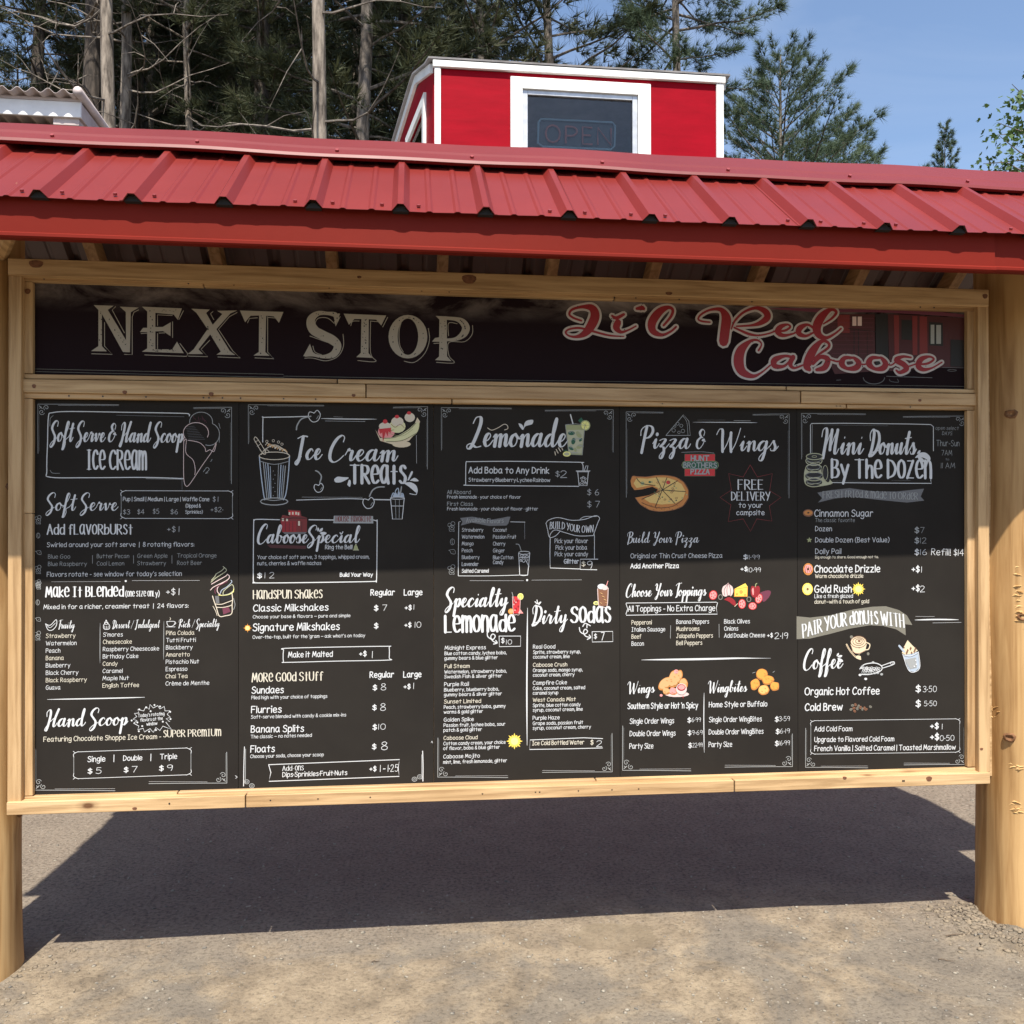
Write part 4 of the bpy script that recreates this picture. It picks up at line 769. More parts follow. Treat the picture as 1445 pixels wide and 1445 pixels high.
fl([(583,112),(641,112),(634,235),(590,235)],'red'); ell(642,112,22,24,'lemon',lay=0); ell(642,112,15,17,'yellow',lay=1); ell(572,220,20,20,'orange',lay=1); ell(572,220,13,13,'tan',lay=2); fl([(622,235),(640,205),(663,235)],'pink',lay=1)
for k in range(9): ell(592+(k*17)%42,125+(k*29)%100,6,6,'pink' if k%2 else 'maroon',lay=2)
st([(580,82),(598,150)],4,'grey',lay=2); st([(583,112),(590,235),(612,243),(634,235),(641,112)],3,'rose',lay=2)
end('red_lemonade_drawing')
begin(); st([(400,375),(405,405),(440,425),(458,400),(440,385),(425,405),(440,435),(468,450)],7); st([(446,458),(472,450),(462,432)],7); st([(486,400),(643,400),(642,474),(488,477),(486,400)],4.5,smooth=False); end('arrow_box')
T('H','$',502,450,522,36,1.4); P_('10',538,460,578,34,1.3,'white')
L3=(('Midnight Express',388,'Blue cotton candy, lychee boba,','gummy bears & blue glitter',540,475,499),('Full Steam',270,'Watermelon, strawberry boba,','Swedish Fish & silver glitter',540,506,633),('Purple Rail',264,'Blueberry, blueberry boba,','gummy bears & silver glitter',484,505,764),('Sunset Limited',353,'Peach, strawberry boba, gummy','worms & gold glitter',532,367,890),('Golden Spike',300,'Passion fruit, lychee boba, sour','patch & gold glitter',530,360,1022),('Caboose Cloud',327,'Cotton candy cream, your choice','of flavor, boba & blue glitter',532,490,1155),('Caboose Mojito',344,'mint, lime, fresh lemonade, glitter',None,542,0,1290))
for k,(a,xa,b,c_,xb,xc,y) in enumerate(L3):
    X=91-k*1.6; T('H',a,X,y,xa,27,1.25,'cream' if k%2 else 'white'); T('H',b,X-1,y+39,xb,24,1.3)
    if c_: T('H',c_,X-2,y+74,xc,24,1.3)
begin(); sunburst(598,1165,60,'yellow',16,.62); end('sun_drawing')
begin(); st([(693,195),(690,500),(688,800),(690,1195)],10,'white',taper=True); end('divider')
T('S','Dirty',718,312,978,138,1.1,y1=306); T('D','Sodas',1010,300,1292,112,1.2,y1=298)
begin(); st([(748,150),(765,165),(762,138)],7); st([(768,165),(790,152),(775,172)],7); st([(1095,330),(1110,308),(1128,312)],7); st([(1125,340),(1128,315),(1150,325)],7); st([(1070,338),(1078,370),(1110,385),(1130,365),(1112,350),(1100,372),(1115,400),(1150,410)],7); st([(1128,424),(1152,410),(1142,392)],7); st([(1163,368),(1313,366),(1314,440),(1164,443),(1163,368)],4.5,smooth=False); end('arrow_box')
T('H','$',1177,418,1195,34,1.4); P_('7',1228,430,1250,56,1.3,'white')
begin(); fl([(1203,55),(1280,50),(1272,180),(1216,182)],'brown'); st([(1203,55),(1212,180),(1242,188),(1272,180),(1280,50)],5,'rose',lay=1); ell(1232,40,30,20,'white',lay=1); ell(1255,48,22,18,'rose',lay=1); st([(1268,30),(1278,0)],5,'pink'); ell(1192,160,20,14,'lemon',lay=1); ell(1192,160,12,8,'olive',lay=2)
for k in range(8): st([(1222+(k*13)%45,85+(k*23)%90),(1232+(k*13)%45,92+(k*23)%90)],4,'tan',lay=2)
end('soda_glass_drawing')
R3=(('Real Good',893,'Sprite, strawberry syrup,','coconut cream, lime',1078,998,491),('Caboose Crush',980,'Orange soda, mango syrup,','coconut cream, cherry',1093,1033,623),('Campfire Coke',978,'Coke, coconut cream, salted','caramel syrup',1110,915,754),('West Canada Mist',1043,'Sprite, blue cotton candy','syrup, coconut cream, lime',1077,1093,878),('Purple Haze',925,'Grape soda, passion fruit','syrup, coconut cream, cherry',1096,1153,1009))
for k,(a,xa,b,c_,xb,xc,y) in enumerate(R3):
    X=734-k*.6; T('H',a,X,y,xa,27,1.25,'cream' if k%2 else 'white'); T('H',b,X,y+38,xb,24,1.3); T('H',c_,X,y+72,xc,24,1.3)
begin(); st([(1240,1146),(1100,1140),(712,1156),(708,1225),(1000,1220),(1238,1214)],5,smooth=False); end('price_box')
T('H','Ice Cold Bottled Water',728,1194,1103,30,1.3,'cream',y1=1186); T('H','$',1152,1190,1170,34,1.3,'cream'); P_('2',1195,1205,1235,44,1.1,'white')
begin(); corner(40,1426,1,-1,510,285,5); corner(1309,1388,-1,-1,508,280,5); end('border')
# ---------------- panel 4: pizza & wings
panel(3,'black menu panel headed Pizza and Wings, second from the right')
crop(870,570,5.35)
begin(); corner(72,60,1,1,280,645); corner(1302,76,-1,1,275,635); end('border')
T('S','Pizza',170,335,550,170,1.15); T('S','&',603,338,668,160,1.0); T('S','Wings',740,352,1212,170,1.15)
begin(); st([(610,122),(820,122)],3.6,'grey',taper=True); st([(575,138),(900,140),(1060,142)],5,taper=True); st([(885,126),(1010,128)],3.6,'grey'); st([(490,366),(640,362),(735,372)],3,'grey'); end('line')
begin(); st([(372,238),(505,82),(545,130),(556,238),(372,238)],4.5,'grey',smooth=False); st([(500,90),(530,140),(538,236)],3,'grey')
for (x,y,r) in ((460,150,12),(488,165,12),(430,200,14),(500,205,14),(470,215,10),(440,170,8)): ring(x,y,r,r,3,'grey',n=8)
end('pizza_slice_drawing')
begin(); fl([(513,378),(743,378),(743,546),(513,546)],'red'); st([(513,378),(743,378),(743,546),(513,546),(513,378)],4,'dgreen',smooth=False); fl([(492,462),(500,440),(520,432),(745,432),(765,445),(768,470),(755,490),(515,490),(500,482)],'dgreen',lay=1); st([(492,462),(500,440),(520,432),(745,432),(765,445),(768,470),(755,490),(515,490),(500,482),(492,462)],3,'olive',smooth=False,lay=2)
T('H','HUNT',562,430,694,38,2.3,'grey',y1=430,lay=2); T('H','BROTHERS',506,480,753,36,2.0,'grey',y1=481,lay=2); T('H','PIZZA',560,529,698,38,2.3,'grey',y1=529,lay=2); end('brand_badge')
begin()
fl([(105,580),(120,545),(160,548),(230,550),(300,540),(380,540),(450,555),(505,590),(540,650),(540,710),(500,770),(430,800),(330,812),(250,800),(180,760),(140,708),(240,690),(300,665),(310,645),(270,625),(190,645),(135,650),(112,620)],'crust')
fl([(150,560),(230,565),(300,555),(380,556),(440,575),(490,605),(520,660),(500,720),(440,752),(340,760),(250,745),(200,712),(250,700),(318,660),(310,635),(265,612),(190,628),(150,635),(128,600)],'cheese',lay=1)
for p in ([(345,650),(300,555)],[(345,650),(380,556)],[(345,650),(460,580)],[(345,650),(520,662)],[(345,650),(440,752)],[(345,650),(290,780)],[(345,650),(190,720)],[(150,560),(190,600),(290,615)]): st(p,5,'black',lay=2)
st([(105,580),(120,545),(160,548),(230,550),(300,540),(380,540),(450,555),(505,590),(540,650),(540,710),(500,770),(430,800),(330,812),(250,800),(180,760),(140,708)],3.5,'brown',lay=2); st([(190,745),(250,770),(330,785),(430,770),(500,720)],3.5,'black',lay=2)
for i in range(34):
    a=i*2.4; r=30+((i*37)%150); x,y=370+r*math.cos(a)*.95,655+r*math.sin(a)*.5
    if x<240 and y>610: continue
    (ring(x,y,8,6,3,'brown',lay=2,n=7) if i%2 else ell(x,y,6,5,'olive' if i%3 else 'dgreen',lay=2,n=7))
ell(390,592,16,14,'red',lay=2); ell(195,600,14,14,'olive',lay=2); ell(250,590,10,8,'dgreen',lay=2)
for i in range(16): ell(200+i*20,775+8*math.sin(i*1.9)+ (14 if 3<i<12 else -4),4,3,'brown',lay=3,n=6)
end('pizza_drawing')
begin(); st([(1008,460),(1062,552),(1175,526),(1155,655),(1240,706),(1152,770),(1172,885),(1058,868),(1010,962),(955,868),(842,888),(862,762),(780,706),(866,650),(845,526),(955,552),(1008,460)],4,'dred',smooth=False); end('star_outline')
T('D','FREE',918,645,1104,72,1.0); T('D','DELIVERY',868,727,1156,62,.95); T('H','to your',922,782,1098,36,1.3); T('H','campsite',905,838,1114,36,1.3)
T('S','Build Your Pizza',76,1048,618,82,.95)
T('H','Original or Thin Crust Cheese Pizza',106,1164,796,34,1.05); T('H','Add Another Pizza',106,1240,468,34,1.6); T('H','$',957,1172,984,34,1.6); P_('11.99',990,1172,1078,32,1.1,'white'); T('H','+$',937,1262,984,34,1.6); P_('10.99',990,1270,1086,34,1.1,'white')
crop(870,810,4.985)
T('S','Choose Your Toppings',68,160,628,90,1.1,y1=150)
begin(); st([(68,204),(700,198),(710,202),(700,238),(708,282),(400,284),(68,290),(66,280),(78,245),(66,208)],4.5,smooth=False); end('banner_outline')
T('H','All Toppings - No Extra Charge',80,264,690,40,1.15,y1=258)
begin()
for (x,y,rx,ry,r) in ((679,148,29,34,.2),(882,210,27,35,0),(1000,172,26,36,.3),(956,225,30,27,0)):
    ell(x,y,rx,ry,'red',lay=1,rot=r); ell(x,y,rx*.8,ry*.82,'pink',lay=1,rot=r)
    for k in range(5): ell(x+rx*.45*math.cos(k*1.26),y+ry*.45*math.sin(k*1.26),4,5,'red',lay=2,n=7)
fl([(740,120),(748,90),(775,72),(785,62),(795,74),(815,92),(820,125),(805,155),(790,148),(770,158),(748,150)],'rose',smooth=True,lay=1); st([(785,66),(775,110),(780,155)],3,'plum',lay=2); st([(788,66),(800,110),(798,150)],3,'plum',lay=2); st([(780,70),(757,110),(760,148)],3,'plum',lay=2)
fl([(828,105),(905,65),(922,90),(920,160),(826,160)],'yellow',lay=1); fl([(828,105),(922,90),(920,160),(826,160)],'orange',lay=1); fl([(832,110),(918,96),(914,155),(832,155)],'yellow',lay=2); ell(875,125,13,13,'orange',lay=3,n=9); ell(845,140,8,8,'orange',lay=3,n=8); ell(903,145,8,7,'orange',lay=3,n=8)
fl([(942,110),(950,85),(975,88),(1000,85),(1008,115),(995,155),(965,165),(945,145)],'maroon',smooth=True,lay=1); fl([(950,112),(960,95),(965,130),(958,150)],'pink',smooth=True,lay=2); st([(975,90),(978,72),(985,66)],6,'olive',lay=2)
fl([(755,180),(790,162),(830,185),(838,225),(815,215),(790,195)],'maroon',smooth=True,lay=1); st([(830,228),(850,208)],4,'sand',lay=2)
fl([(1010,130),(1060,115),(1085,125),(1070,165),(1030,195)],'plum',smooth=True,lay=0)
for (x,y) in ((730,162),(930,178)): ring(x,y,14,17,6,'banner',lay=1); 
end('toppings_drawing')
for k,t in enumerate((('Pepperoni',245),('Italian Sausage',340),('Beef',172),('Bacon',190))): T('H',t[0],106,355+k*49.6,t[1],29,1.1,'cream' if k in(0,2) else 'white')
for k,t in enumerate((('Banana Peppers',648),('Mushrooms',580),('Jalapeño Peppers',675),('Bell Peppers',600))): T('H',t[0],420,350+k*49.8,t[1],29,1.1,'cream' if k else 'white')
for k,t in enumerate((('Black Olives',935),('Onions',853),('Add Double Cheese',1042))): T('H',t[0],757,348+k*49.6,t[1],29,1.15)
T('H','+$',1060,446,1096,30,1.5); P_('2.19',1112,455,1203,42,1.1,'white')
begin(); st([(380,362),(378,452)],3,'grey',smooth=False); st([(720,352),(721,446)],3,'grey',smooth=False); st([(175,604,2),(300,602,9),(500,600,14),(700,596,13),(850,592,10),(985,592,4),(1085,592,1)],8); st([(615,835),(613,1030),(616,1255)],6,'white',taper=True); end('divider')
T('S','Wings',70,838,265,82,1.15,y1=832); T('S','Wingbites',636,832,914,82,1.15,y1=826)
begin()
rr=random.Random(4)
def lump(x,y,rx,ry,rot,c='tan'):
    pts=[(x+rx*(1+.12*rr.uniform(-1,1))*math.cos(a)*math.cos(rot)-ry*math.sin(a)*math.sin(rot),y+rx*math.cos(a)*math.sin(rot)+ry*(1+.12*rr.uniform(-1,1))*math.sin(a)*math.cos(rot)) for a in (2*math.pi*i/9 for i in range(9))]
    fl(pts,'crust',smooth=True,lay=0+cur.k%2); fl([(x+(p-x)*.86-2,y+(q-y)*.84-3) for p,q in pts],c,smooth=True,lay=2)
    for _ in range(3): a=rr.uniform(0,6.28); st([(x+rx*.5*math.cos(a),y+ry*.4*math.sin(a)),(x+rx*.5*math.cos(a)+8,y+ry*.4*math.sin(a)+5)],3,'crust',lay=3)
ell(425,845,85,20,'rose',lay=0); lump(345,770,36,62,.8); lump(395,740,32,60,.2); lump(420,690,18,20,0,'pink'); lump(430,735,26,60,.4); lump(470,770,32,40,0); lump(400,825,30,28,0,'pink'); lump(350,825,28,24,.4)
ell(455,808,38,40,'rose',lay=3); ell(455,798,30,24,'maroon',lay=3); ell(455,796,24,17,'pink',lay=4); ell(313,853,10,9,'pink',lay=1); st([(468,855),(467,872)],3,'red')
end('wings_drawing')
begin(); lump(1022,706,40,38,-.7,'orange'); lump(973,776,32,40,.2,'orange'); lump(1112,790,32,34,0,'orange'); lump(1035,815,38,38,0,'cheese'); lump(1062,745,44,34,0,'orange'); st([(955,696),(975,690)],3,'grey'); st([(1098,692),(1110,684)],3,'grey'); end('wingbites_drawing')
T('H',"Southern Style or Hot 'n Spicy",78,948,570,40,1.3,y1=942); T('H','Home Style or Buffalo',650,936,1057,36,1.3,y1=930)
for (t,x0,y,x1) in (('Single Order Wings',93,1053,402),('Double Order Wings',93,1140,412),('Party Size',91,1228,256)): T('H',t,x0,y,x1,36,1.1,y1=y-5*(x1-x0)/310)
for (t,x0,y,x1) in (('Single Order WingBites',650,1041,1018),('Double Order WingBites',649,1128,1030),('Party Size',648,1216,810)): T('H',t,x0,y,x1,35,1.1,y1=y-6*(x1-x0)/370)
for (d,x,y) in (('6.99',528,1040),('9.69',530,1130),('22.99',534,1218)): T('H','$',x-29,y+4,x-8,34,1.5); P_(d,x,y,603 if d!='6.99' else 590,30,1.1,'white')
for (d,x,y) in (('3.59',1142,1034),('6.19',1148,1120),('16.99',1142,1204)): T('H','$',x-28,y+4,x-6,34,1.6); P_(d,x,y,1216,32,1.1,'white')
begin(); corner(42,1380,1,-1,480,312,5); corner(1236,1354,-1,-1,475,230,5); end('border')
# ---------------- panel 5: donuts & coffee
panel(4,'black menu panel at the far right headed Mini Donuts By The Dozen')
crop(1115,570,5.352)
begin(); corner(84,72,1,1,485,345); corner(1322,92,-1,1,470,330); end('border')
begin(); st([(152,370),(152,160),(160,148),(400,146),(900,152),(1060,156),(1080,172),(1080,355)],5,smooth=False); st([(165,155),(163,370)],3,'grey',smooth=False); st([(250,158),(740,166)],3.5,'grey',taper=True); st([(1060,575),(1066,600),(700,598),(315,594)],5,smooth=False); st([(765,578),(905,578)],3.5,'grey',taper=True); st([(318,580),(600,586)],3,'grey',taper=True); end('heading_frame')
T('S','Mini',222,378,545,200,1.05); T('S','Donuts',585,378,945,190,1.1); T('D','By The Dozen',315,555,1060,135,1.15,y1=560)
begin(); splash(950,385,1.6,.35); fl([(940,408),(975,372),(1020,368),(1055,400),(1050,430),(1000,405)],smooth=True,lay=1); end('splash_marks')
begin()
fl([(120,470),(105,520),(110,600),(160,628),(230,622),(318,602),(300,570),(265,510),(235,470)],'khaki',smooth=True)
for (x,y,rx,ry) in ((178,592,66,34),(178,545,70,36),(175,485,60,34),(178,430,62,36)): ell(x,y,rx,ry,'black',lay=1); ring(x,y,rx,ry,6,'khaki',lay=2); ring(x,y-8,rx*.82,ry*.55,3,'grey',lay=2); st([(x-rx*.8,y+6),(x-rx*.3,y+16),(x+rx*.2,y+10),(x+rx*.8,y+16)],4,'khaki',lay=2)
ell(180,398,62,24,'black',lay=3); ring(180,398,62,24,6,'khaki',lay=4); ring(180,398,18,7,3,'khaki',lay=4); ell(265,530,24,66,'black',lay=3,rot=-.35); ring(262,520,20,56,4,'khaki',lay=4); 
end('donut_stack_drawing')
begin(); fl([(205,670),(300,652),(450,636),(620,660),(800,662),(1010,640),(985,700),(1012,730),(880,745),(650,722),(450,700),(330,715),(210,745),(240,712)],'faint'); T('D','FRESH fRIed & made to ORder',246,713,960,52,.8,'grey',y1=722,lay=2,arc=lambda t:.30*math.sin(t*3.3)*(1-t)); end('ribbon_banner')
T('J','open select',1097,195,1270,26,.7,'grey'); T('J','DAYS',1147,235,1220,26,.8,'grey')
P_('Thur-Sun',1103,318,1275,44,.9,'grey'); P_('7AM',1142,388,1220,38,.9,'grey'); P_('to',1172,426,1198,16,1.2,'grey'); P_('11 AM',1138,485,1242,40,.9,'grey')
def donut(x,y,rx,ry,c,c2): ell(x,y,rx,ry,c,lay=1); ell(x,y-2,rx*.8,ry*.7,c2,lay=2); ell(x,y-2,rx*.2,ry*.2,'black',lay=3)
begin(); donut(135,824,40,28,'brown','crust'); end('donut_icon')
T('H','Cinnamon Sugar',183,850,622,50,1.1); T('H','The classic favorite',187,892,486,28,.8,'grey'); T('H','Dozen',189,960,312,36,1.1); T('H','Double Dozen (Best Value)',189,1045,746,36,1.1); T('H','Dolly Pail',189,1132,382,38,1.1); T('H','Big enough to share. Good enough not to.',188,1166,664,19,1.4,'cream')
begin(); fl([(144+22*math.sin(a)*(1 if i%2==0 else .45),1028-22*math.cos(a)*(1 if i%2==0 else .45)) for i,a in enumerate([math.pi*k/5 for k in range(10)])],'olive'); end('star_icon')
for (y,d,x1) in ((974,'7',1010),(1052,'12',1026),(1140,'16',1028)): T('H','$',940,y,968,42,1.6,'grey' if y<1100 else 'white'); P_(d,982,y,x1,42,1.0,'grey' if y<1100 else 'white')
P_('Refill! $14',1065,1140,1308,48,1.2,'white',y1=1146)
begin(); donut(135,1248,38,46,'crust','pink'); 
for k in range(4): st([(108+k*14,1222+k*3),(116+k*14,1275-k*4)],4,'brown',lay=3)
end('donut_icon')
T('H','Chocolate Drizzle',183,1272,675,52,1.35); T('H','Warm chocolate drizzle',188,1314,549,28,1.25,'cream')
T('H','+$',918,1270,972,46,1.6); P_('1',990,1272,998,44,1.2,'white'); T('H','+$',918,1414,972,46,1.6); P_('2',980,1420,1014,46,1.2,'white')
begin(); ell(130,1398,40,46,'yellow',lay=1); ell(130,1398,32,38,'lemon',lay=2); ell(130,1398,9,10,'brown',lay=3); end('donut_icon')
T('H','Gold Rush',183,1424,460,54,1.4)
begin(); sunburst(514,1398,54,'yellow',16,.6); end('sun_drawing')
crop(1115,830,5.352)
T('H','Like a fresh glazed',183,74,471,28,1.2); T('H','donut—with a touch of gold',183,116,592,28,1.2,'cream')
begin(); fl([(48,212),(150,222),(300,205),(480,160),(620,140),(720,136),(820,165),(880,205),(922,278),(868,272),(872,356),(800,310),(700,285),(600,280),(450,305),(300,345),(150,380),(48,385)],'banner')
T('D','PAIR YOUR donuts WITH',97,365,858,98,.95,'white',y1=300,lay=2,arc=lambda t:.50*math.sin(t*3.6-.35)+.1); end('ribbon_banner')
begin(); st([(945,213),(1088,214)],6,taper=True); st([(940,240),(1100,236),(1270,238)],10,taper=True); st([(1075,262),(1290,258)],7,taper=True); end('line')
T('S','Coffee',103,612,392,150,1.1,y1=602); 
begin(); splash(345,520,1.25,.2); end('splash_marks')
begin()
ell(515,405,60,42,'sand'); ring(515,405,60,44,4,'brown',lay=1); ring(515,402,44,30,4,'brown',lay=1); ring(518,400,26,18,4,'brown',lay=1); ell(520,398,10,8,'brown',lay=1); fl([(455,420),(470,480),(520,500),(565,475),(578,420),(520,455)],'sand'); st([(460,440),(480,485),(520,492),(560,475)],4,'brown',lay=1); st([(575,410),(600,425),(590,460),(562,465)],8,'sand'); st([(425,425),(450,470),(495,520),(530,535)],12,'sand'); st([(425,425),(450,470),(495,520)],3,'brown',lay=2); ell(512,520,22,12,'sand',lay=1); ell(462,368,12,12,'banner',lay=0); ell(588,495,10,12,'banner',lay=0)
end('coffee_cup_drawing')
begin()
st([(525,610),(560,575),(640,565),(690,590),(680,625),(600,650),(530,650)],7); st([(690,585),(760,560),(782,556),(780,575),(700,602)],6); ring(765,565,12,9,4)
for i in range(24): ring(545+((i*31)%130),590+((i*17)%52),9,7,4,n=7,c='white' if i%3 else 'grey')
for (x,y) in ((527,655),(570,685),(540,600),(625,560),(660,640),(690,650)): ell(x,y,11,9,'white' if x<600 else 'grey')
end('coffee_scoop_drawing')
begin()
fl([(850,505),(965,480),(978,600),(940,632),(900,625)],'bluish'); fl([(862,540),(950,522),(955,600),(905,612)],'grey',lay=1); st([(850,505),(900,628),(975,605),(966,480)],5,'white',lay=2); fl([(842,490),(860,440),(885,392),(920,430),(962,470),(930,492),(870,502)],'sand',lay=1)
for i in range(16): st([(855+((i*29)%90),440+((i*19)%50)),(862+((i*29)%90),450+((i*19)%50))],4,'brown',lay=3)
st([(822,435),(860,480)],16,'bluish'); st([(845,500),(905,512),(965,485)],5,'white',lay=3); 
for (x,y) in ((945,545),(950,575),(935,590)): ell(x,y,5,7,'white',lay=3)
end('frappe_drawing')
T('H','Organic Hot Coffee',110,806,670,54,1.35,y1=800); T('H','Cold Brew',112,924,392,52,1.45,y1=920); T('H','$',948,784,980,50,1.6); P_('3.50',1002,784,1103,44,1.1,'white'); T('H','$',948,896,980,50,1.6); P_('5.50',1010,890,1103,38,1.2,'white')
begin()
for i,(x,y) in enumerate(((470,885),(492,880),(515,890),(480,905),(505,910),(530,900),(458,915),(486,928),(545,912),(572,915),(605,895),(560,905))): ell(x,y,12,9,'brown' if i%2 else 'banner',lay=1,rot=i); st([(x-7,y-3),(x+7,y+3)],2,'black',lay=2)
end('coffee_bean_drawing')
begin(); ornate_box(155,1000,1278,1252,-14); end('price_box')
T('H','Add Cold Foam',183,1080,466,36,1.2,y1=1078); T('H','Upgrade to Flavored Cold Foam',183,1160,782,36,1.25,y1=1154); T('H','French Vanilla | Salted Caramel | Toasted Marshmallow',182,1229,1246,38,1.25,y1=1217)
T('H','+$',1058,1062,1116,44,1.8); P_('1',1146,1064,1152,40,1.3,'white'); T('H','+$',1058,1146,1118,48,1.8); P_('0.50',1130,1152,1236,40,1.2,'white')
begin(); corner(115,1352,1,-1,470,295,5); corner(1318,1330,-1,-1,460,290,5); end('border')
# ---------------- header sign
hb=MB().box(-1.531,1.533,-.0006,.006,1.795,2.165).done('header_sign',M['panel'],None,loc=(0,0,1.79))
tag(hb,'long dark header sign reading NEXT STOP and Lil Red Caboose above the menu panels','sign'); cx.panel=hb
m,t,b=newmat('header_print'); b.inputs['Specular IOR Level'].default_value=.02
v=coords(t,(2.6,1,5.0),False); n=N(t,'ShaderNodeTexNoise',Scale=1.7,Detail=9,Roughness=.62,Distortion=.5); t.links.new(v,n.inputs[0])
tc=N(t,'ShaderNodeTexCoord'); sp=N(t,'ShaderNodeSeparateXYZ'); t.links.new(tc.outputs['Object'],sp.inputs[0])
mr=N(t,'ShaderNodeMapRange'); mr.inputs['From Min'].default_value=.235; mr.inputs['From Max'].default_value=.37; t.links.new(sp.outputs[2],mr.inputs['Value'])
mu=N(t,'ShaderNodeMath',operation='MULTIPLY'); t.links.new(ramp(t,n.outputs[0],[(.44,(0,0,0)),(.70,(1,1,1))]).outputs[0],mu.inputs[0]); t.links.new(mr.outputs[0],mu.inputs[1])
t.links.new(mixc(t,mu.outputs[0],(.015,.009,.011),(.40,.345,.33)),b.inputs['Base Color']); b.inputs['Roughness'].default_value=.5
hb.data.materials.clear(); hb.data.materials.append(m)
crop(100,420,4.817)
LT={'N':([(157,52),(292,56),(252,84),(376,290),(374,98),(333,62),(462,68),(408,100),(402,372),(355,370),(212,112),(212,330),(245,366),(138,364),(188,330),(188,84)],),
'E':([(484,62),(755,74),(728,152),(700,116),(575,104),(575,200),(625,200),(680,168),(678,262),(628,228),(575,230),(575,352),(690,352),(722,300),(768,378),(484,368),(520,345),(520,235),(470,235),(492,206),(520,206),(520,95)],),
'X':([(820,76),(945,82),(920,105),(965,185),(1030,112),(995,90),(1132,88),(1085,108),(990,215),(1080,362),(1118,390),(990,388),(1020,368),(948,250),(868,352),(900,384),(795,384),(835,352),(930,215),(855,105)],),
'T':([(1150,88),(1445,98),(1415,172),(1380,128),(1328,124),(1322,370),(1352,396),(1242,394),(1278,370),(1280,122),(1222,124),(1185,168)],)}
def letter(p,c,dx=0,dy=0,lay=1): fl([(x+dx,y+dy) for x,y in p],c,lay=lay)
SH_LINES=((( 462,84),(430,100),(418,130),(418,388),(365,386)),((305,62),(282,85),(365,240)),((230,170),(230,330),(283,386),(142,382)),((766,90),(735,150)),((692,165),(692,272)),((640,240),(600,242)),((742,312),(795,382),(788,400),(502,390)),((590,350),(590,245)),((590,190),(590,118),(690,122)),((478,245),(520,242)),((966,96),(950,110),(972,150)),((1130,102),(1078,130),(1004,216),(1100,362),(1152,410),(1000,404)),((945,290),(885,352),(932,402),(800,398)),((1338,130),(1338,370),(1380,416),(1252,410)),((1202,172),(1215,142),(1268,138)),((1338,135),(1400,140)))
begin()
for k in 'NEXT':
    for p in LT[k]: letter(p,'bone')
for l in SH_LINES: st(l,4.2,'bone',smooth=False)
rr=random.Random(11)
for k in range(90):
    x,y=rr.choice([(200,rr.uniform(90,340)),(rr.uniform(240,370),0),(545,rr.uniform(90,350)),(rr.uniform(870,1080),1),(1300,rr.uniform(110,380)),(rr.uniform(560,700),360),(rr.uniform(540,720),90)])
    if y==0: y=90+(x-240)*1.75
    if y==1: y=100+(x-850)*1.25
    x+=rr.uniform(-14,14); y+=rr.uniform(-8,8); r=rr.uniform(1.5,5); ell(x,y,r,r*rr.uniform(.5,1.6),'black',lay=2,n=5)
end('header_lettering')
crop(400,420,4.817)
LS=[(362,150,30),(352,118,34),(300,108,22),(235,108,32),(188,150,52),(200,215,60),(265,255,62),(335,290,60),(368,330,50),(340,385,44),(270,402,22),(200,390,20),(150,392,20)]
LTT=[(410,110),(698,122),(665,190),(630,150),(580,148),(578,376),(605,410),(495,405),(526,376),(530,146),(482,146),(445,185)]
def oval_ring(x,y,rx,ry,wt,ws,n=28): 
    out=[(x+rx*math.sin(a),y-ry*math.cos(a)) for a in (2*math.pi*i/n for i in range(n+1))]; inn=[(x+(rx-wt)*math.sin(a),y-(ry-ws)*math.cos(a)) for a in (2*math.pi*i/n for i in range(n+1))]
    for i in range(n): fl([out[i],out[i+1],inn[i+1],inn[i]],'bone',lay=1)
begin()
st(LS,30,'bone',n=6); fl([(385,110),(372,108),(345,165),(355,190),(368,150)],'bone',lay=1); fl([(135,398),(180,315),(200,370),(230,392),(170,400)],'bone',lay=1)
fl(LTT,'bone',lay=1); oval_ring(846,266,132,148,62,24)
fl([(1035,125),(1110,128),(1112,400),(1142,432),(1030,425),(1058,400),(1060,300),(1010,300),(1030,275),(1058,270),(1060,150)],'bone',lay=1)
st([(1105,140,22),(1170,146,26),(1215,165,44),(1240,205,52),(1222,250,46),(1170,282,24),(1108,288,18)],30,'bone',n=6)
for l in (((385,130),(355,192)),((405,250),(408,330),(370,400),(290,430),(200,412),(145,412)),((180,262),(300,305)),((200,330),(215,370),(260,390)),((345,175),(300,140),(240,140),(216,175),(235,205)),((708,135),(675,200)),((592,160),(650,165)),((592,160),(592,376),(628,434),(505,428)),((458,192),(470,162),(515,160)),((985,210),(992,290),(960,380),(890,440),(820,432)),((800,170),(786,230),(790,320),(815,370)),((1285,190),(1282,250),(1230,300),(1125,305),(1125,395),(1160,444),(1040,440)),((1122,260),(1122,175),(1180,178)),((1022,312),(1058,310))): st(l,4.2,'bone')
for k in range(110):
    q=rr.random(); s_=rr.randrange(5)
    if s_==0: a=spline(LS,4); p=a[rr.randrange(len(a))]; x,y=p[0]+rr.uniform(-p[2],p[2])*.4,p[1]+rr.uniform(-14,14)
    elif s_==1: x,y=552+rr.uniform(-18,18),rr.uniform(130,390)
    elif s_==2: a=rr.uniform(0,6.28); x,y=846+105*math.sin(a),266-132*math.cos(a)
    elif s_==3: x,y=1085+rr.uniform(-18,18),rr.uniform(140,400)
    else: a=rr.uniform(-1,1.4); x,y=1160+75*math.cos(a),215+72*math.sin(a)
    r=rr.uniform(1.5,5); ell(x,y,r,r*rr.uniform(.5,1.6),'black',lay=2,n=5)
end('header_lettering')
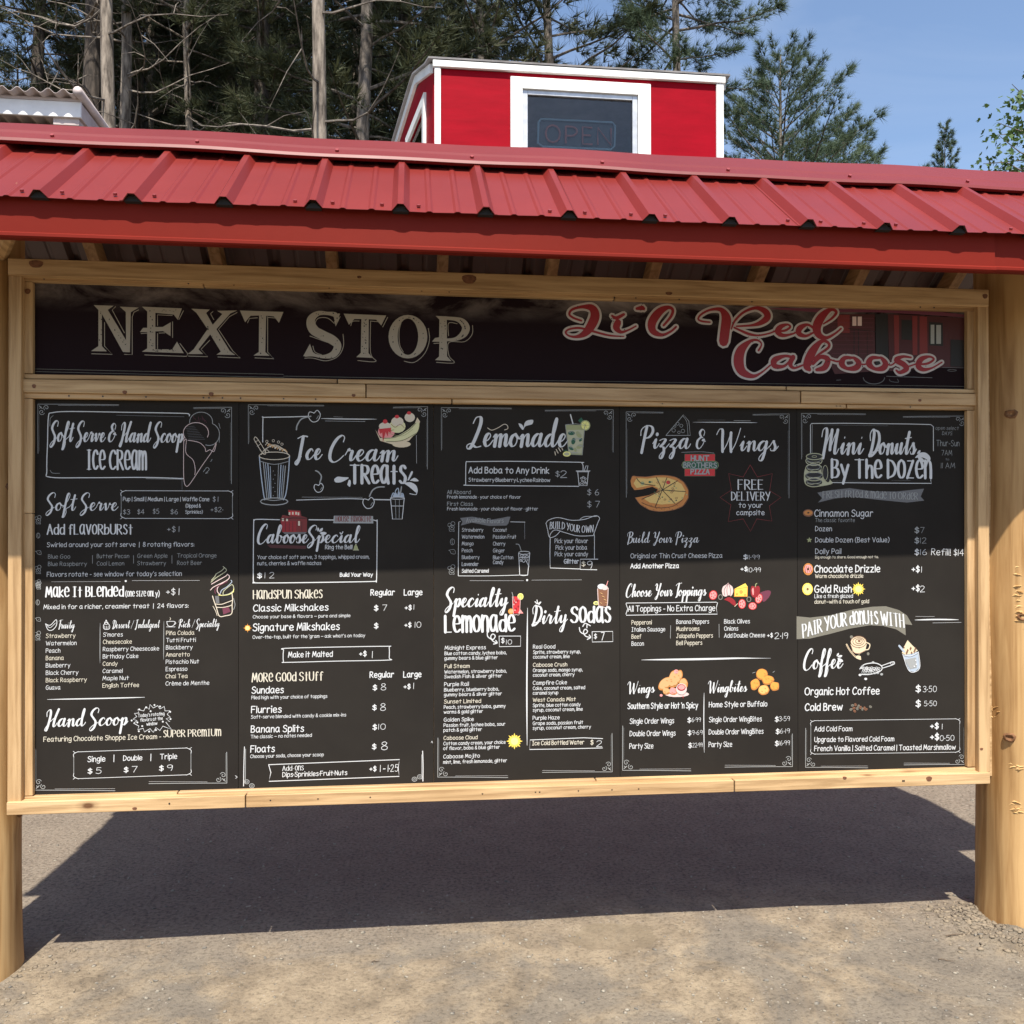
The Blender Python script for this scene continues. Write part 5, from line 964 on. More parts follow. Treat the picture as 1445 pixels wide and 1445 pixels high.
# caboose picture printed behind the script
crop(1070,420,4.817)
begin()
fl([(60,75),(180,70),(560,80),(850,68),(1100,82),(1420,118),(1422,135),(1050,112),(820,100),(400,100)],'plum')
fl([(380,110),(790,115),(795,500),(520,520),(470,420)],'vred',lay=0); fl([(880,112),(1130,122),(1140,480),(890,500)],'vred',lay=0); fl([(1140,125),(1415,140),(1415,470),(1150,480)],'vred',lay=0); fl([(535,118),(620,118),(620,240),(540,240)],'dred',lay=1); fl([(920,120),(955,122),(955,400),(925,400)],'dred',lay=1); fl([(1045,125),(1080,126),(1080,390),(1048,390)],'dred',lay=1); fl([(1095,128),(1145,130),(1150,400),(1095,395)],'dred',lay=1)
fl([(795,115),(880,112),(885,500),(800,500)],'black',lay=1); fl([(972,150),(1045,155),(1045,290),(972,285)],'black',lay=1); fl([(1160,165),(1252,172),(1255,330),(1160,325)],'black',lay=1); fl([(1305,285),(1400,290),(1400,470),(1305,470)],'black',lay=1)
for (x0,y0,x1,y1) in ((638,130,665,192),(674,130,702,192),(1170,185,1195,315),(1208,187,1240,315)): fl([(x0,y0),(x1,y0),(x1,y1),(x0,y1)],'rose' if x0<1000 else 'grey',lay=2)
st([(610,210),(850,240)],4,'black',smooth=False); st([(650,215),(650,400)],5,'black',smooth=False);st([(680,215),(680,400)],5,'black',smooth=False); st([(740,240),(740,400)],3,'black',smooth=False)
for k in range(9): st([(500,140+k*30),(780,142+k*30)],1.8,'plum',smooth=False)
st([(870,535),(1180,545)],4,'faint',smooth=False); st([(1250,475),(1412,478)],3,'faint',smooth=False); ring(785,545,72,42,5,'faint',a0=0,a1=180); ring(1315,495,30,6,3,'faint'); st([(530,562),(560,560)],3,'faint'); st([(890,555),(900,570),(950,575),(945,555)],3,'faint')
end('caboose_picture')
crop(100,420,4.817)
begin(); st([(-250,485),(1445,522)],2.6,'banner',smooth=False); st([(-250,503),(1445,543)],2.6,'banner',smooth=False); cx.o=(400,420,4.817); st([(0,534),(1445,560)],2.6,'banner',smooth=False); st([(0,548),(1445,577)],2.6,'banner',smooth=False); cx.o=(700,420,4.817); st([(0,560),(1445,580),(3190,604)],2.2,'banner',smooth=False); st([(0,577),(1445,598),(3190,622)],2.2,'banner',smooth=False); end('line')
# script lettering: wide light outline under a red brush line, traced stroke by stroke (x,y,width)
SC1=(770,420,4.817); SC2=(1070,420,4.817)
SCRIPT=[(SC1,[(242,158,14),(190,140,16),(160,115,16),(180,82,18),(250,64,24),(312,72,52),(335,120,66),(312,185,66),(270,240,50),(215,266,24),(160,262,14),(135,238,14),(160,216,14),(230,208,16),(320,230,16),(430,258,14),(530,265,8)]),
(SC1,[(490,170,48),(480,205,50),(510,235,24),(560,222,14),(612,195,12)]),(SC1,[(450,125,16),(480,140,26),(530,115,20)]),(SC1,[(618,76,20),(652,72,34),(664,76,26)]),
(SC1,[(800,190,16),(850,130,20),(862,85,22),(830,68,28),(770,100,56),(722,170,62),(730,230,48),(790,255,24),(850,230,16),(885,200,16)]),
(SC1,[(1115,168,12),(1060,162,14),(1035,145,14),(1060,112,16),(1120,84,18),(1190,84,34),(1225,140,70),(1218,220,72),(1208,300,70)]),
(SC2,[(-185,215,10),(-165,165,16),(-120,115,18),(-70,85,20),(-10,72,28),(45,95,46),(60,135,50),(15,172,36),(-50,190,18),(-150,196,12)]),(SC2,[(-165,205,14),(-115,228,18),(-60,250,20),(0,258,14),(70,245,12),(120,225,14)]),
(SC2,[(120,230,14),(180,225,18),(215,200,16),(195,184,16),(150,200,36),(130,232,44),(165,258,28),(230,248,14),(280,225,12)]),
(SC2,[(370,205,20),(330,185,20),(280,210,44),(275,245,40),(320,262,22),(370,240,14)]),(SC2,[(440,180,10),(500,140,18),(528,100,22),(490,82,28),(430,130,60),(395,200,66),(410,255,50),(460,275,26),(520,245,16),(560,212,14)]),
(SC2,[(0,360,16),(20,318,12),(-10,290,16),(-60,300,26),(-120,360,66),(-135,440,76),(-110,505,60),(-40,535,30),(20,510,14),(80,460,12)]),
(SC2,[(240,410,24),(180,398,22),(110,425,46),(110,465,40),(170,468,22),(215,430,16)]),(SC2,[(235,405,36),(215,450,36),(240,480,18),(300,460,14)]),
(SC2,[(330,465,10),(400,395,16),(475,340,20),(470,305,22),(425,300,30),(365,370,62),(330,460,62),(345,490,30)]),(SC2,[(370,450,24),(420,405,30),(470,420,40),(450,475,44),(395,492,24)]),(SC2,[(480,420,12),(530,435,14),(560,430,14)]),
(SC2,[(640,410,18),(585,412,32),(565,450,48),(600,482,26),(660,478,44),(680,445,44),(650,412,24),(630,410,12)]),(SC2,[(680,450,12),(720,455,12),(750,440,12)]),
(SC2,[(825,410,18),(770,412,32),(750,450,48),(790,485,26),(845,480,44),(862,448,44),(835,412,24),(815,410,12)]),(SC2,[(868,450,12),(900,460,12),(930,440,12)]),
(SC2,[(1035,408,14),(980,402,22),(935,425,40),(985,455,42),(1005,485,40),(960,510,26),(935,495,14)]),(SC2,[(1015,470,12),(1060,455,12),(1100,440,12)]),
(SC2,[(1090,455,14),(1150,448,18),(1190,420,16),(1160,402,18),(1105,420,40),(1085,465,44),(1120,490,30),(1180,478,14),(1245,440,12)])]
for part_,extra,col_,lay_ in (('script_outline',27,'outline',2),('script_shadow',8,'black',3),('script_lettering',0,'maroon',3)):
    begin()
    for o_,p in SCRIPT:
        cx.o=o_
        if part_=='script_shadow': continue
        st([(x,y,w_+extra if extra else w_*.95) for x,y,w_ in p],10,col_,lay=lay_+(0 if extra else 1),n=6)
    end(part_)
begin()
for k in range(130):
    o_,p=SCRIPT[rr.randrange(len(SCRIPT))]; cx.o=o_; a=spline([q for q in p],4); q=a[rr.randrange(len(a))]; r=rr.uniform(1.2,3.8); ell(q[0]+rr.uniform(-1,1)*(q[2]*.5+14),q[1]+rr.uniform(-1,1)*(q[2]*.5+14),r,r*rr.uniform(.6,2),'black',lay=5,n=5)
end('wear_marks')

# ================================================================ the ground
def axis_(a,b,core0,core1,step,grow=1.22):
    o=list(np.arange(core0,core1+1e-6,step)); s=step
    while o[-1]<b: s*=grow; o.append(min(b,o[-1]+s))
    s=step; l=[core0]
    while l[-1]>a: s*=grow; l.append(max(a,l[-1]-s))
    return np.array(l[:0:-1]+o)
def vnoise(x,y,seed):
    xi=np.floor(x).astype(int); yi=np.floor(y).astype(int); fx=x-xi; fy=y-yi; fx=fx*fx*(3-2*fx); fy=fy*fy*(3-2*fy)
    def h(i,j):
        n=(i*374761393+j*668265263+seed*1442695041)&0xffffffff; n=((n^(n>>13))*1274126177)&0xffffffff; return ((n^(n>>16))&0xffff)/65535.
    return (h(xi,yi)*(1-fx)+h(xi+1,yi)*fx)*(1-fy)+(h(xi,yi+1)*(1-fx)+h(xi+1,yi+1)*fx)*fy
def ground_h(X,Y):
    X=np.asarray(X,float);Y=np.asarray(Y,float)
    h=.016*(vnoise(X*1.3,Y*1.3,1)-.5)+.008*(vnoise(X*4,Y*4,2)-.5)+.004*(vnoise(X*11,Y*13,3)-.5)+.0028*(vnoise(X*30,Y*30,4)-.5)
    front=1/(1+np.exp((Y-.05)/.12)); h=h*(.35+.65*front)
    d=np.hypot(X-1.60,(Y+.02)*1.0); h+=.030*np.exp(-(np.abs(d-.10)/.09)**2)*(vnoise(X*16,Y*16,7)*.9+.3)*(X<1.9)
    d=np.hypot(X+1.60,Y+.05); h+=.012*np.exp(-(np.abs(d-.08)/.07)**2)*vnoise(X*16,Y*16,8)
    h-=.010*np.exp(-(((X-.29)/.13)**2+((Y-.05)/.09)**2)**2)
    return h
gx=axis_(-70,70,-2.4,2.6,.022); gy=axis_(-12,240,-.75,1.2,.018)
GX,GY=np.meshgrid(gx,gy); GZ=ground_h(GX,GY)*(np.abs(GX)<6)*(GY<8)
nx,ny=len(gx),len(gy); ii=(np.arange(ny-1)[:,None]*nx+np.arange(nx-1)[None,:]).ravel()
m,t,b=newmat('packed_dirt_and_gravel')
tc=N(t,'ShaderNodeTexCoord')
def gn(scale,det,rough=.6,dist=0.):
    n=N(t,'ShaderNodeTexNoise',Scale=scale,Detail=det,Roughness=rough,Distortion=dist); t.links.new(tc.outputs['Object'],n.inputs[0]); return n.outputs[0]
sp=N(t,'ShaderNodeSeparateXYZ'); t.links.new(tc.outputs['Object'],sp.inputs[0])
big=gn(1.1,6,.6,.6); mid=gn(6,8,.68); fine=gn(70,4,.7); grit=gn(240,2,.7)
ad=N(t,'ShaderNodeMath',operation='MULTIPLY_ADD'); t.links.new(big,ad.inputs[0]); ad.inputs[1].default_value=.9; t.links.new(sp.outputs[1],ad.inputs[2])
edge=N(t,'ShaderNodeMapRange'); edge.inputs['From Min'].default_value=.42; edge.inputs['From Max'].default_value=.95; t.links.new(ad.outputs[0],edge.inputs['Value'])
dirt=ramp(t,mid,[(.34,(.130,.104,.074)),(.5,(.212,.170,.118)),(.64,(.278,.226,.156))]).outputs[0]
grav=ramp(t,mid,[(.36,(.122,.102,.078)),(.64,(.208,.176,.134))]).outputs[0]
patch=ramp(t,gn(2.3,7,.62,.8),[(.47,(0,0,0)),(.58,(1,1,1))]).outputs[0]
dirt=mixc(t,patch,dirt,mixc(t,.55,dirt,(.125,.117,.104)))
asph=mixc(t,.6,grav,ramp(t,fine,[(.38,(.142,.114,.088)),(.62,(.232,.190,.148))]).outputs[0])
base=mixc(t,edge.outputs[0],dirt,asph)
base=mixc(t,.55,base,ramp(t,fine,[(.36,(.35,.35,.35)),(.5,(.95,.95,.95)),(.64,(1.0,1.0,1.0))]).outputs[0],'MULTIPLY')
vo=N(t,'ShaderNodeTexVoronoi',Scale=95.); t.links.new(tc.outputs['Object'],vo.inputs[0]); vc=N(t,'ShaderNodeSeparateColor'); t.links.new(vo.outputs['Color'],vc.inputs[0])
st_=N(t,'ShaderNodeMath',operation='LESS_THAN'); st_.inputs[1].default_value=.26; t.links.new(vo.outputs['Distance'],st_.inputs[0]); gt=N(t,'ShaderNodeMath',operation='GREATER_THAN'); gt.inputs[1].default_value=.9; t.links.new(vc.outputs[0],gt.inputs[0]); mm=N(t,'ShaderNodeMath',operation='MULTIPLY'); t.links.new(st_.outputs[0],mm.inputs[0]); t.links.new(gt.outputs[0],mm.inputs[1])
base=mixc(t,mm.outputs[0],base,mixc(t,vc.outputs[1],(.06,.055,.05),(.30,.27,.225)))
# darker damp hollow
vm=N(t,'ShaderNodeVectorMath',operation='SUBTRACT'); t.links.new(tc.outputs['Object'],vm.inputs[0]); vm.inputs[1].default_value=(.29,.05,0); vs_=N(t,'ShaderNodeVectorMath',operation='MULTIPLY'); t.links.new(vm.outputs[0],vs_.inputs[0]); vs_.inputs[1].default_value=(7.4,10.5,0)
ln=N(t,'ShaderNodeVectorMath',operation='LENGTH'); t.links.new(vs_.outputs[0],ln.inputs[0]); la=N(t,'ShaderNodeMath',operation='MULTIPLY_ADD'); t.links.new(mid,la.inputs[0]); la.inputs[1].default_value=1.1; t.links.new(ln.outputs[1],la.inputs[2])
base=mixc(t,ramp(t,la.outputs[0],[(.0,(.0,.0,.0)),(.98,(.0,.0,.0))]).outputs[0],base,(.1,.1,.1))
stn=ramp(t,la.outputs[0],[(.80,(.30,.30,.30)),(1.0,(0,0,0))]); stn.color_ramp.interpolation='EASE'
mr=N(t,'ShaderNodeMapRange'); mr.inputs['From Min'].default_value=0; mr.inputs['From Max'].default_value=2.; t.links.new(la.outputs[0],mr.inputs['Value'])
r2=ramp(t,mr.outputs[0],[(.50,(.42,.42,.42)),(.78,(.62,.62,.62)),(.84,(0,0,0))]); base=mixc(t,r2.outputs[0],base,(.165,.132,.088))
# leaf litter under the far pines
fe=N(t,'ShaderNodeMapRange'); fe.inputs['From Min'].default_value=7; fe.inputs['From Max'].default_value=9; t.links.new(sp.outputs[1],fe.inputs['Value']); base=mixc(t,fe.outputs[0],base,ramp(t,mid,[(.35,(.05,.035,.02)),(.65,(.10,.075,.04))]).outputs[0])
t.links.new(base,b.inputs['Base Color']); b.inputs['Roughness'].default_value=.93; b.inputs['Specular IOR Level'].default_value=.25
hs=N(t,'ShaderNodeMath',operation='MULTIPLY_ADD'); t.links.new(mid,hs.inputs[0]); hs.inputs[1].default_value=.8; t.links.new(fine,hs.inputs[2]); hs2=N(t,'ShaderNodeMath',operation='MULTIPLY_ADD'); t.links.new(grit,hs2.inputs[0]); hs2.inputs[1].default_value=.35; t.links.new(hs.outputs[0],hs2.inputs[2])
bump(t,b,hs2.outputs[0],.7,.010)
mk_np('ground',np.stack([GX.ravel(),GY.ravel(),GZ.ravel()],1),np.stack([ii,ii+1,ii+nx+1,ii+nx],1),m,kind='structure',smooth=True)
# loose stones and crumbs
def pebbles(name,n,place,smin,smax,mats,seed):
    rg=np.random.default_rng(seed); phi=(1+5**.5)/2
    iv=np.array([(-1,phi,0),(1,phi,0),(-1,-phi,0),(1,-phi,0),(0,-1,phi),(0,1,phi),(0,-1,-phi),(0,1,-phi),(phi,0,-1),(phi,0,1),(-phi,0,-1),(-phi,0,1)])/1.9
    iff=np.array([(0,11,5),(0,5,1),(0,1,7),(0,7,10),(0,10,11),(1,5,9),(5,11,4),(11,10,2),(10,7,6),(7,1,8),(3,9,4),(3,4,2),(3,2,6),(3,6,8),(3,8,9),(4,9,5),(2,4,11),(6,2,10),(8,6,7),(9,8,1)])
    xy=place(rg,n); sz=smin+(smax-smin)*rg.random(n)**3.2; V=[];F=[]
    for k in range(n):
        a=rg.random()*6.28; s=iv*sz[k]*(1+.9*(rg.random((12,1))-.5))*np.array([1,.55+.4*rg.random(),.35+.3*rg.random()]); c,s_=math.cos(a),math.sin(a)
        p=np.stack([s[:,0]*c-s[:,1]*s_,s[:,0]*s_+s[:,1]*c,s[:,2]],1)+np.array([xy[k,0],xy[k,1],float(ground_h(xy[k,0],xy[k,1]))+sz[k]*.12]); V.append(p); F.append(iff+12*k)
    return mk_np(name,np.concatenate(V),np.concatenate(F),mats,kind='stuff')
M['stone']=noisy('gravel_stone',(.27,.24,.19),(.12,.11,.095),(40,40,40),.9,.2,.001,rnd=False,lo=.42,hi=.58); M['clod']=noisy('dirt_clod',(.23,.185,.13),(.14,.115,.085),(30,30,30),.95,.3,.001,rnd=False)
o=pebbles('gravel',4200,lambda g,n: np.stack([-2.3+4.8*g.random(n),-.75+2.2*g.random(n)**1.2],1),.0012,.0085,M['stone'],3); tag(o,'small loose gravel stones scattered over the dirt in front of the shelter','gravel')
o=pebbles('dirt_clods',900,lambda g,n: np.stack([1.57+.09*g.normal(size=n),-.02+.10*g.normal(size=n)],1)*1.0,.002,.013,M['clod'],5); tag(o,'crumbled dirt heaped at the foot of the right log post','dirt')
o=pebbles('dirt_crumbs',160,lambda g,n: np.stack([-1.52+.09*g.normal(size=n),-.02+.12*g.normal(size=n)],1),.002,.010,M['clod'],6); tag(o,'loose dirt crumbs at the foot of the left log post','dirt')
M['twig']=flat('dry_twig',(.10,.07,.045),.9)
for k,(px,py,L,a,lab) in enumerate(((1335,1356,.045,-.35,'short dark twig on the dirt right of centre, in front of the right log post'),(1360,1322,.13,.06,'long thin pale twig lying by the dirt heap at the right log post'),(530,1359,.025,.3,'tiny dark twig on the gravel below the left half of the sign'))):
    g=at(px,py,Z=0); pts=[(g.x+math.cos(a)*L*(u-.5),g.y+math.sin(a)*L*(u-.5)+.004*math.sin(u*5),.004+float(ground_h(g.x,g.y))+.002*math.sin(u*9)) for u in (0,.3,.6,1)]
    tag(MB().tube(pts,[.0018,.0016,.0013,.0008],6).done('twig',M['twig'],None,loc=tuple(g)),lab,'twig')
# ================================================================ red caboose behind
CY=3.5; FL=-.20    # plane of the cupola front and flare of its sides
def cz(px,py): return at(px,py,Y=CY)
CB=root('red_caboose','bright red wooden caboose with white trim behind the shelter roof','caboose',(.9,CY,0))
xl=cz(613,100).x; xr=cz(1020,118).x; ztop=(cz(617,95).z+cz(1015,121).z)/2; zb=3.80; DEP=2.45; BW=.10
def side_x(y,s): return (xl+FL*(y-CY)*.9) if s<0 else (xr-FL*(y-CY)*.9)
def arch(y): return float(np.interp(y,[CY,CY+.63,CY+1.6,CY+DEP],[ztop+.025,4.955,4.855,ztop+.01]))
wx0,wx1=cz(737,150).x,cz(899,150).x; wz1=(cz(737,126.5).z+cz(898,137.5).z)/2; wz0=(cz(736,217).z+cz(895,224).z)/2
def piece(name,x0,x1,y0,y1,z0,z1,mat,par=CB,bev=.003,label=None): 
    return MB().box(x0,x1,y0,y1,z0,z1).done(name,mat,par,bevel=bev,label=label)
# front plywood around the window opening
piece('wall_sheet',xl+.02,wx0,CY,CY+.03,zb,ztop,M['red_wall'],bev=0); piece('wall_sheet',wx1,xr-.02,CY,CY+.03,zb,ztop,M['red_wall'],bev=0)
piece('wall_sheet',wx0,wx1,CY,CY+.03,wz1,ztop,M['red_wall'],bev=0); piece('wall_sheet',wx0,wx1,CY,CY+.03,zb,wz0,M['red_wall'],bev=0)
piece('corner_board',xl,xl+.045,CY-.02,CY-.001,zb,ztop-.001,M['white_paint']); piece('corner_board',xr-.055,xr,CY-.02,CY-.001,zb,ztop-.001,M['white_paint'])
zf1=(cz(617,85).z+cz(1020,112).z)/2
piece('fascia_board',xl-.012,xr+.012,CY-.028,CY-.002,ztop+.001,zf1,M['white_paint'])
# window: trim > sash
tw=.094
wf=MB(); wn=None
tx0,tx1=cz(720,150).x,cz(917,150).x; tz1=(cz(720,109).z+cz(917,122.5).z)/2; tz0=wz0-.08
def mitre(name,p,y0=CY-.030,y1=CY-.001): return MB().prism(p,y0,y1).done(name,M['white_paint'],CB,bevel=.002)
mitre('window_trim',[(tx0,tz1),(tx1,tz1),(wx1,wz1),(wx0,wz1)]); mitre('window_trim',[(tx0,tz1-.001),(wx0-.001,wz1-.001),(wx0-.001,wz0),(tx0,tz0)]); mitre('window_trim',[(tx1,tz1-.001),(tx1,tz0),(wx1+.001,wz0),(wx1+.001,wz1-.001)]); mitre('window_trim',[(wx0,wz0-.001),(wx1,wz0-.001),(tx1-.002,tz0),(tx0+.002,tz0)])
ws=MB(); f_=.038; y0,y1=CY-.014,CY+.02
ws.box(wx0,wx0+f_,y0,y1,wz0,wz1).box(wx1-f_,wx1,y0,y1,wz0,wz1).box(wx0+f_,wx1-f_,y0,y1,wz1-f_*.9,wz1).box(wx0+f_,wx1-f_,y0,y1,wz0,wz0+f_*.6); win=ws.done('window',M['alu'],CB,bevel=.002)
MB().box(wx0+f_,wx1-f_,CY+.002,CY+.006,wz0+f_*.6,wz1-f_*.9).done('pane',M['glass'],win)
# sides with a slanted window, back, curved roof
for s in (-1,1):
    n=12; ys=[CY+.031+DEP*i/n*.985 for i in range(n+1)]; top=[(y,arch(y)) for y in ys]; sx=lambda y: side_x(y,s)
    q0,q1=CY+.36,CY+1.0   # window opening along the side
    def wallbit(name,poly,th=.03,mat='red_wall',o=0.,par=CB):
        b_=MB(); k=len(poly); b_.v=[(sx(y)+s*o,y,z) for y,z in poly]+[(sx(y)+s*o-s*th,y,z) for y,z in poly]
        for tt in tessellate_polygon([[Vector((y,z,0)) for y,z in poly]]): b_.f+=[tuple(tt),tuple(k+i for i in tt[::-1])]
        b_.f+=[(i,(i+1)%k,k+(i+1)%k,k+i) for i in range(k)]; return b_.done(name,M[mat],par)
    wallbit('side_wall',[(ys[0],zb)]+[(q0,zb),(q0,arch(q0))]+[(ys[0],arch(ys[0]))])
    wallbit('side_wall',[(q0,ztop-.10),(q1,ztop-.10),(q1,arch(q1)),(q0,arch(q0))]); wallbit('side_wall',[(q0,zb),(q1,zb),(q1,4.0),(q0,4.0)])
    wallbit('side_wall',[(q1,zb),(ys[-1],zb)]+[(y,arch(y)) for y in ys[::-1] if y>q1]+[(q1,arch(q1))])
    wallbit('window_trim',[(q0-.07,4.0),(q0,4.0),(q0,ztop-.10),(q0-.07,ztop-.03)],.02,'white_paint',.021); wallbit('window_trim',[(q1,4.0),(q1+.07,4.0),(q1+.07,ztop-.03),(q1,ztop-.10)],.02,'white_paint',.021); wallbit('window_trim',[(q0-.07,ztop-.03),(q0,ztop-.10),(q1,ztop-.10),(q1+.07,ztop-.03)],.02,'white_paint',.0205)
    gp=wallbit('window',[(q0,4.0),(q1,4.0),(q1,ztop-.10),(q0,ztop-.10)],.006,'glass',-.01)
    wallbit('rake_board',[(y,arch(y)+.012) for y in ys]+[(y,arch(y)-.055) for y in ys[::-1]],.024,'white_paint',.026)
piece('wall_sheet',side_x(CY+DEP,-1)+.03,side_x(CY+DEP,1)-.03,CY+DEP-.03,CY+DEP,zb,ztop,M['red_wall'],bev=0)
vs=[];fs=[];n=16
for i in range(n+1):
    y=CY-.032+(DEP+.06)*i/n; z=arch(y)+.016 if CY<=y<=CY+DEP else zf1+.004
    if i in (0,n): z=zf1+.004
    vs+=[(side_x(y,-1)-.05,y,z),(side_x(y,1)+.05,y,z)]
for i in range(n): fs.append((2*i,2*i+1,2*i+3,2*i+2))
o=mk('cupola_roof',vs,fs,M['roof_grey'],CB); md=o.modifiers.new('thickness','SOLIDIFY'); md.thickness=.012; md.offset=1
# body
bx0,bx1,by0,by1=-1.9,4.6,CY-.28,CY+DEP+.28; bz0,bz1=.95,3.42
for i in range(13):
    x=bx0+(bx1-bx0)*i/13; MB().box(x+.002,x+(bx1-bx0)/13-.002,by0,by0+.03,bz0,bz1).done('wall_board',M['red_wall'],CB,bevel=.004)
    MB().box(x+.002,x+(bx1-bx0)/13-.002,by1-.03,by1,bz0,bz1).done('wall_board',M['red_wall'],CB,bevel=.004)
for x in (bx0,bx1-.03): piece('end_wall',x,x+.03,by0+.031,by1-.031,bz0,bz1,M['red_wall'])
for x in (-.9,.9,2.7):
    piece('window_trim',x-.36,x+.36,by0-.025,by0-.002,1.75,2.65,M['white_paint']); w_=piece('window',x-.29,x+.29,by0-.032,by0-.026,1.82,2.58,M['dark_inside'],bev=.001); MB().box(x-.27,x+.27,by0-.036,by0-.033,1.84,2.56).done('pane',M['glass'],w_)
piece('body_fascia',bx0-.03,bx1+.03,by0-.05,by0-.001,bz1-.12,bz1+.02,M['white_paint'])
vs=[];fs=[];n=14
for i in range(n+1):
    u=i/n; y=by0-.12+(by1-by0+.24)*u; z=bz1+.03+.36*math.sin(math.pi*u); vs+=[(bx0-.35,y,z),(bx1+.35,y,z)]
for i in range(n): fs.append((2*i,2*i+1,2*i+3,2*i+2))
o=mk('body_roof',vs,fs,M['roof_grey'],CB); md=o.modifiers.new('thickness','SOLIDIFY'); md.thickness=.03; md.offset=1
piece('floor_frame',bx0-.5,bx1+.5,by0+.05,by1-.05,.78,.945,M['steel'])
for x in (-1.0,.0,2.8,3.8):
    for y in (by0+.45,by1-.45):
        MB().tube([(x,y-.05,.40),(x,y+.05,.40)],.40,28).done('wheel',M['steel'],CB)
        MB().tube([(x,y-.07,.40),(x,y+.07,.40)],.10,12).done('axle_box',M['steel'],CB)
for x in (-.5,3.3): piece('truck_frame',x-.75,x+.75,by0+.3,by0+.36,.36,.60,M['steel']); piece('truck_frame',x-.75,x+.75,by1-.36,by1-.3,.36,.60,M['steel'])
# unlit OPEN sign hanging inside the cupola window
oy=CY+.10
def sg(px,py): p=cz(px,py); d=(oy-EYE[1])/(CY-EYE[1]); q=Vector(EYE)+(p-Vector(EYE))*d; return q
c_=sg(812,192); OS=root('open_sign','unlit OPEN sign of red letters in a rounded blue outline behind the cupola window','sign',(c_.x,oy,c_.z-.2))
pl=[sg(*p) for p in ((760,172),(764,168),(864,173),(868,178),(867,206),(862,211),(766,207),(759,202))]
MB().prism([(p.x,p.z) for p in pl],oy+.012,oy+.02).done('back_plate',flat('clear_smoked_plate',(.02,.02,.022),.4),OS)
MB().tube([(p.x,oy,p.z) for p in pl+[pl[0]]],.008,8,cap=False).done('outline_tube',INK['neon_b'],OS)
for ch,x0,x1 in (('O',769,790),('P',796,814),('E',820,836),('N',841,862)):
    b=MB(); g=parse(HAND[ch]); mx=max(p[0] for _,ps in g for p in ps)
    for sm,ps in g:
        q=spline(ps,5) if sm else ps
        P=[]
        for (u,v) in q:
            px=x0+(x1-x0)*u/mx; py=(201 if ch!='O' else 200)+(px-760)*.045-v/14*24; s_=sg(px,py); P.append((s_.x,oy-.004,s_.z))
        b.tube(P,.0075,6)
    b.done('letter',INK['neon_r'],OS)
# ================================================================ white shed roof at the left
SY=4.0
def sz_(px,py,Y=SY): return at(px,py,Y=Y)
HX=sz_(114,150).x; z1=(sz_(0,137).z+sz_(114,141).z)/2-.012; z0=(sz_(0,161).z+sz_(114,165).z)/2
SD=root('white_shed','low white shed with a corrugated roof edge, left behind the red shelter roof','shed',(HX-1.5,SY+1,0))
MB().box(HX-3,HX,SY,SY+.02,z0,z1).done('fascia_board',M['shed_white'],SD,bevel=.002)
MB().box(HX-.02,HX-.0005,SY+.021,SY+2.4,z0+.0,z1).done('side_board',M['shed_tan'],SD,bevel=.002)
MB().box(HX-3,HX,SY-.004,SY+.03,z1+.001,z1+.022).done('drip_strip',M['shed_tan'],SD)
vs=[];fs=[];n=260
for i in range(n+1):
    x=HX-3+3.0*i/n; a=(x-HX)/.1055*2*math.pi; z=z1+.040+.017*math.sin(a+1.0)
    for y in (SY-.075,SY+.6,SY+2.45): vs.append((x,y,z-.004*(y-SY)))
for i in range(n):
    for j in (0,1): fs.append((3*i+j,3*i+3+j,3*i+4+j,3*i+1+j))
o=mk('corrugated_roof',vs,fs,M['shed_tan'],SD,smooth=True); md=o.modifiers.new('thickness','SOLIDIFY'); md.thickness=.003
MB().tube([(HX+.005,SY-.08,z1+.045),(HX+.008,SY+.8,z1+.043),(HX+.01,SY+1.6,z1+.036),(HX+.01,SY+2.45,z1+.03)],[.034,.030,.033,.03],10).done('edge_flashing',M['shed_tan'],SD,smooth=True)
M['shed_wall']=noisy('weathered_boards',(.10,.075,.055),(.06,.045,.035),(3,3,1),.85,.3,.003)
for i in range(14): MB().box(HX-3+i*.2+.003,HX-2.8+i*.2-.003,SY+.35,SY+.37,0,z0+.05).done('wall_board',M['shed_wall'],SD)
MB().box(HX-.24,HX-.2,SY+.35,SY+2.3,0,z0+.05).done('side_wall',M['shed_wall'],SD); MB().box(HX-3,HX-.25,SY+2.28,SY+2.3,0,z0+.05).done('rear_wall',M['shed_wall'],SD)
MB().box(HX-.2,HX-.021,SY+.021,SY+.14,z0-.05,z0+.08).done('eave_block',M['shed_tan'],SD)

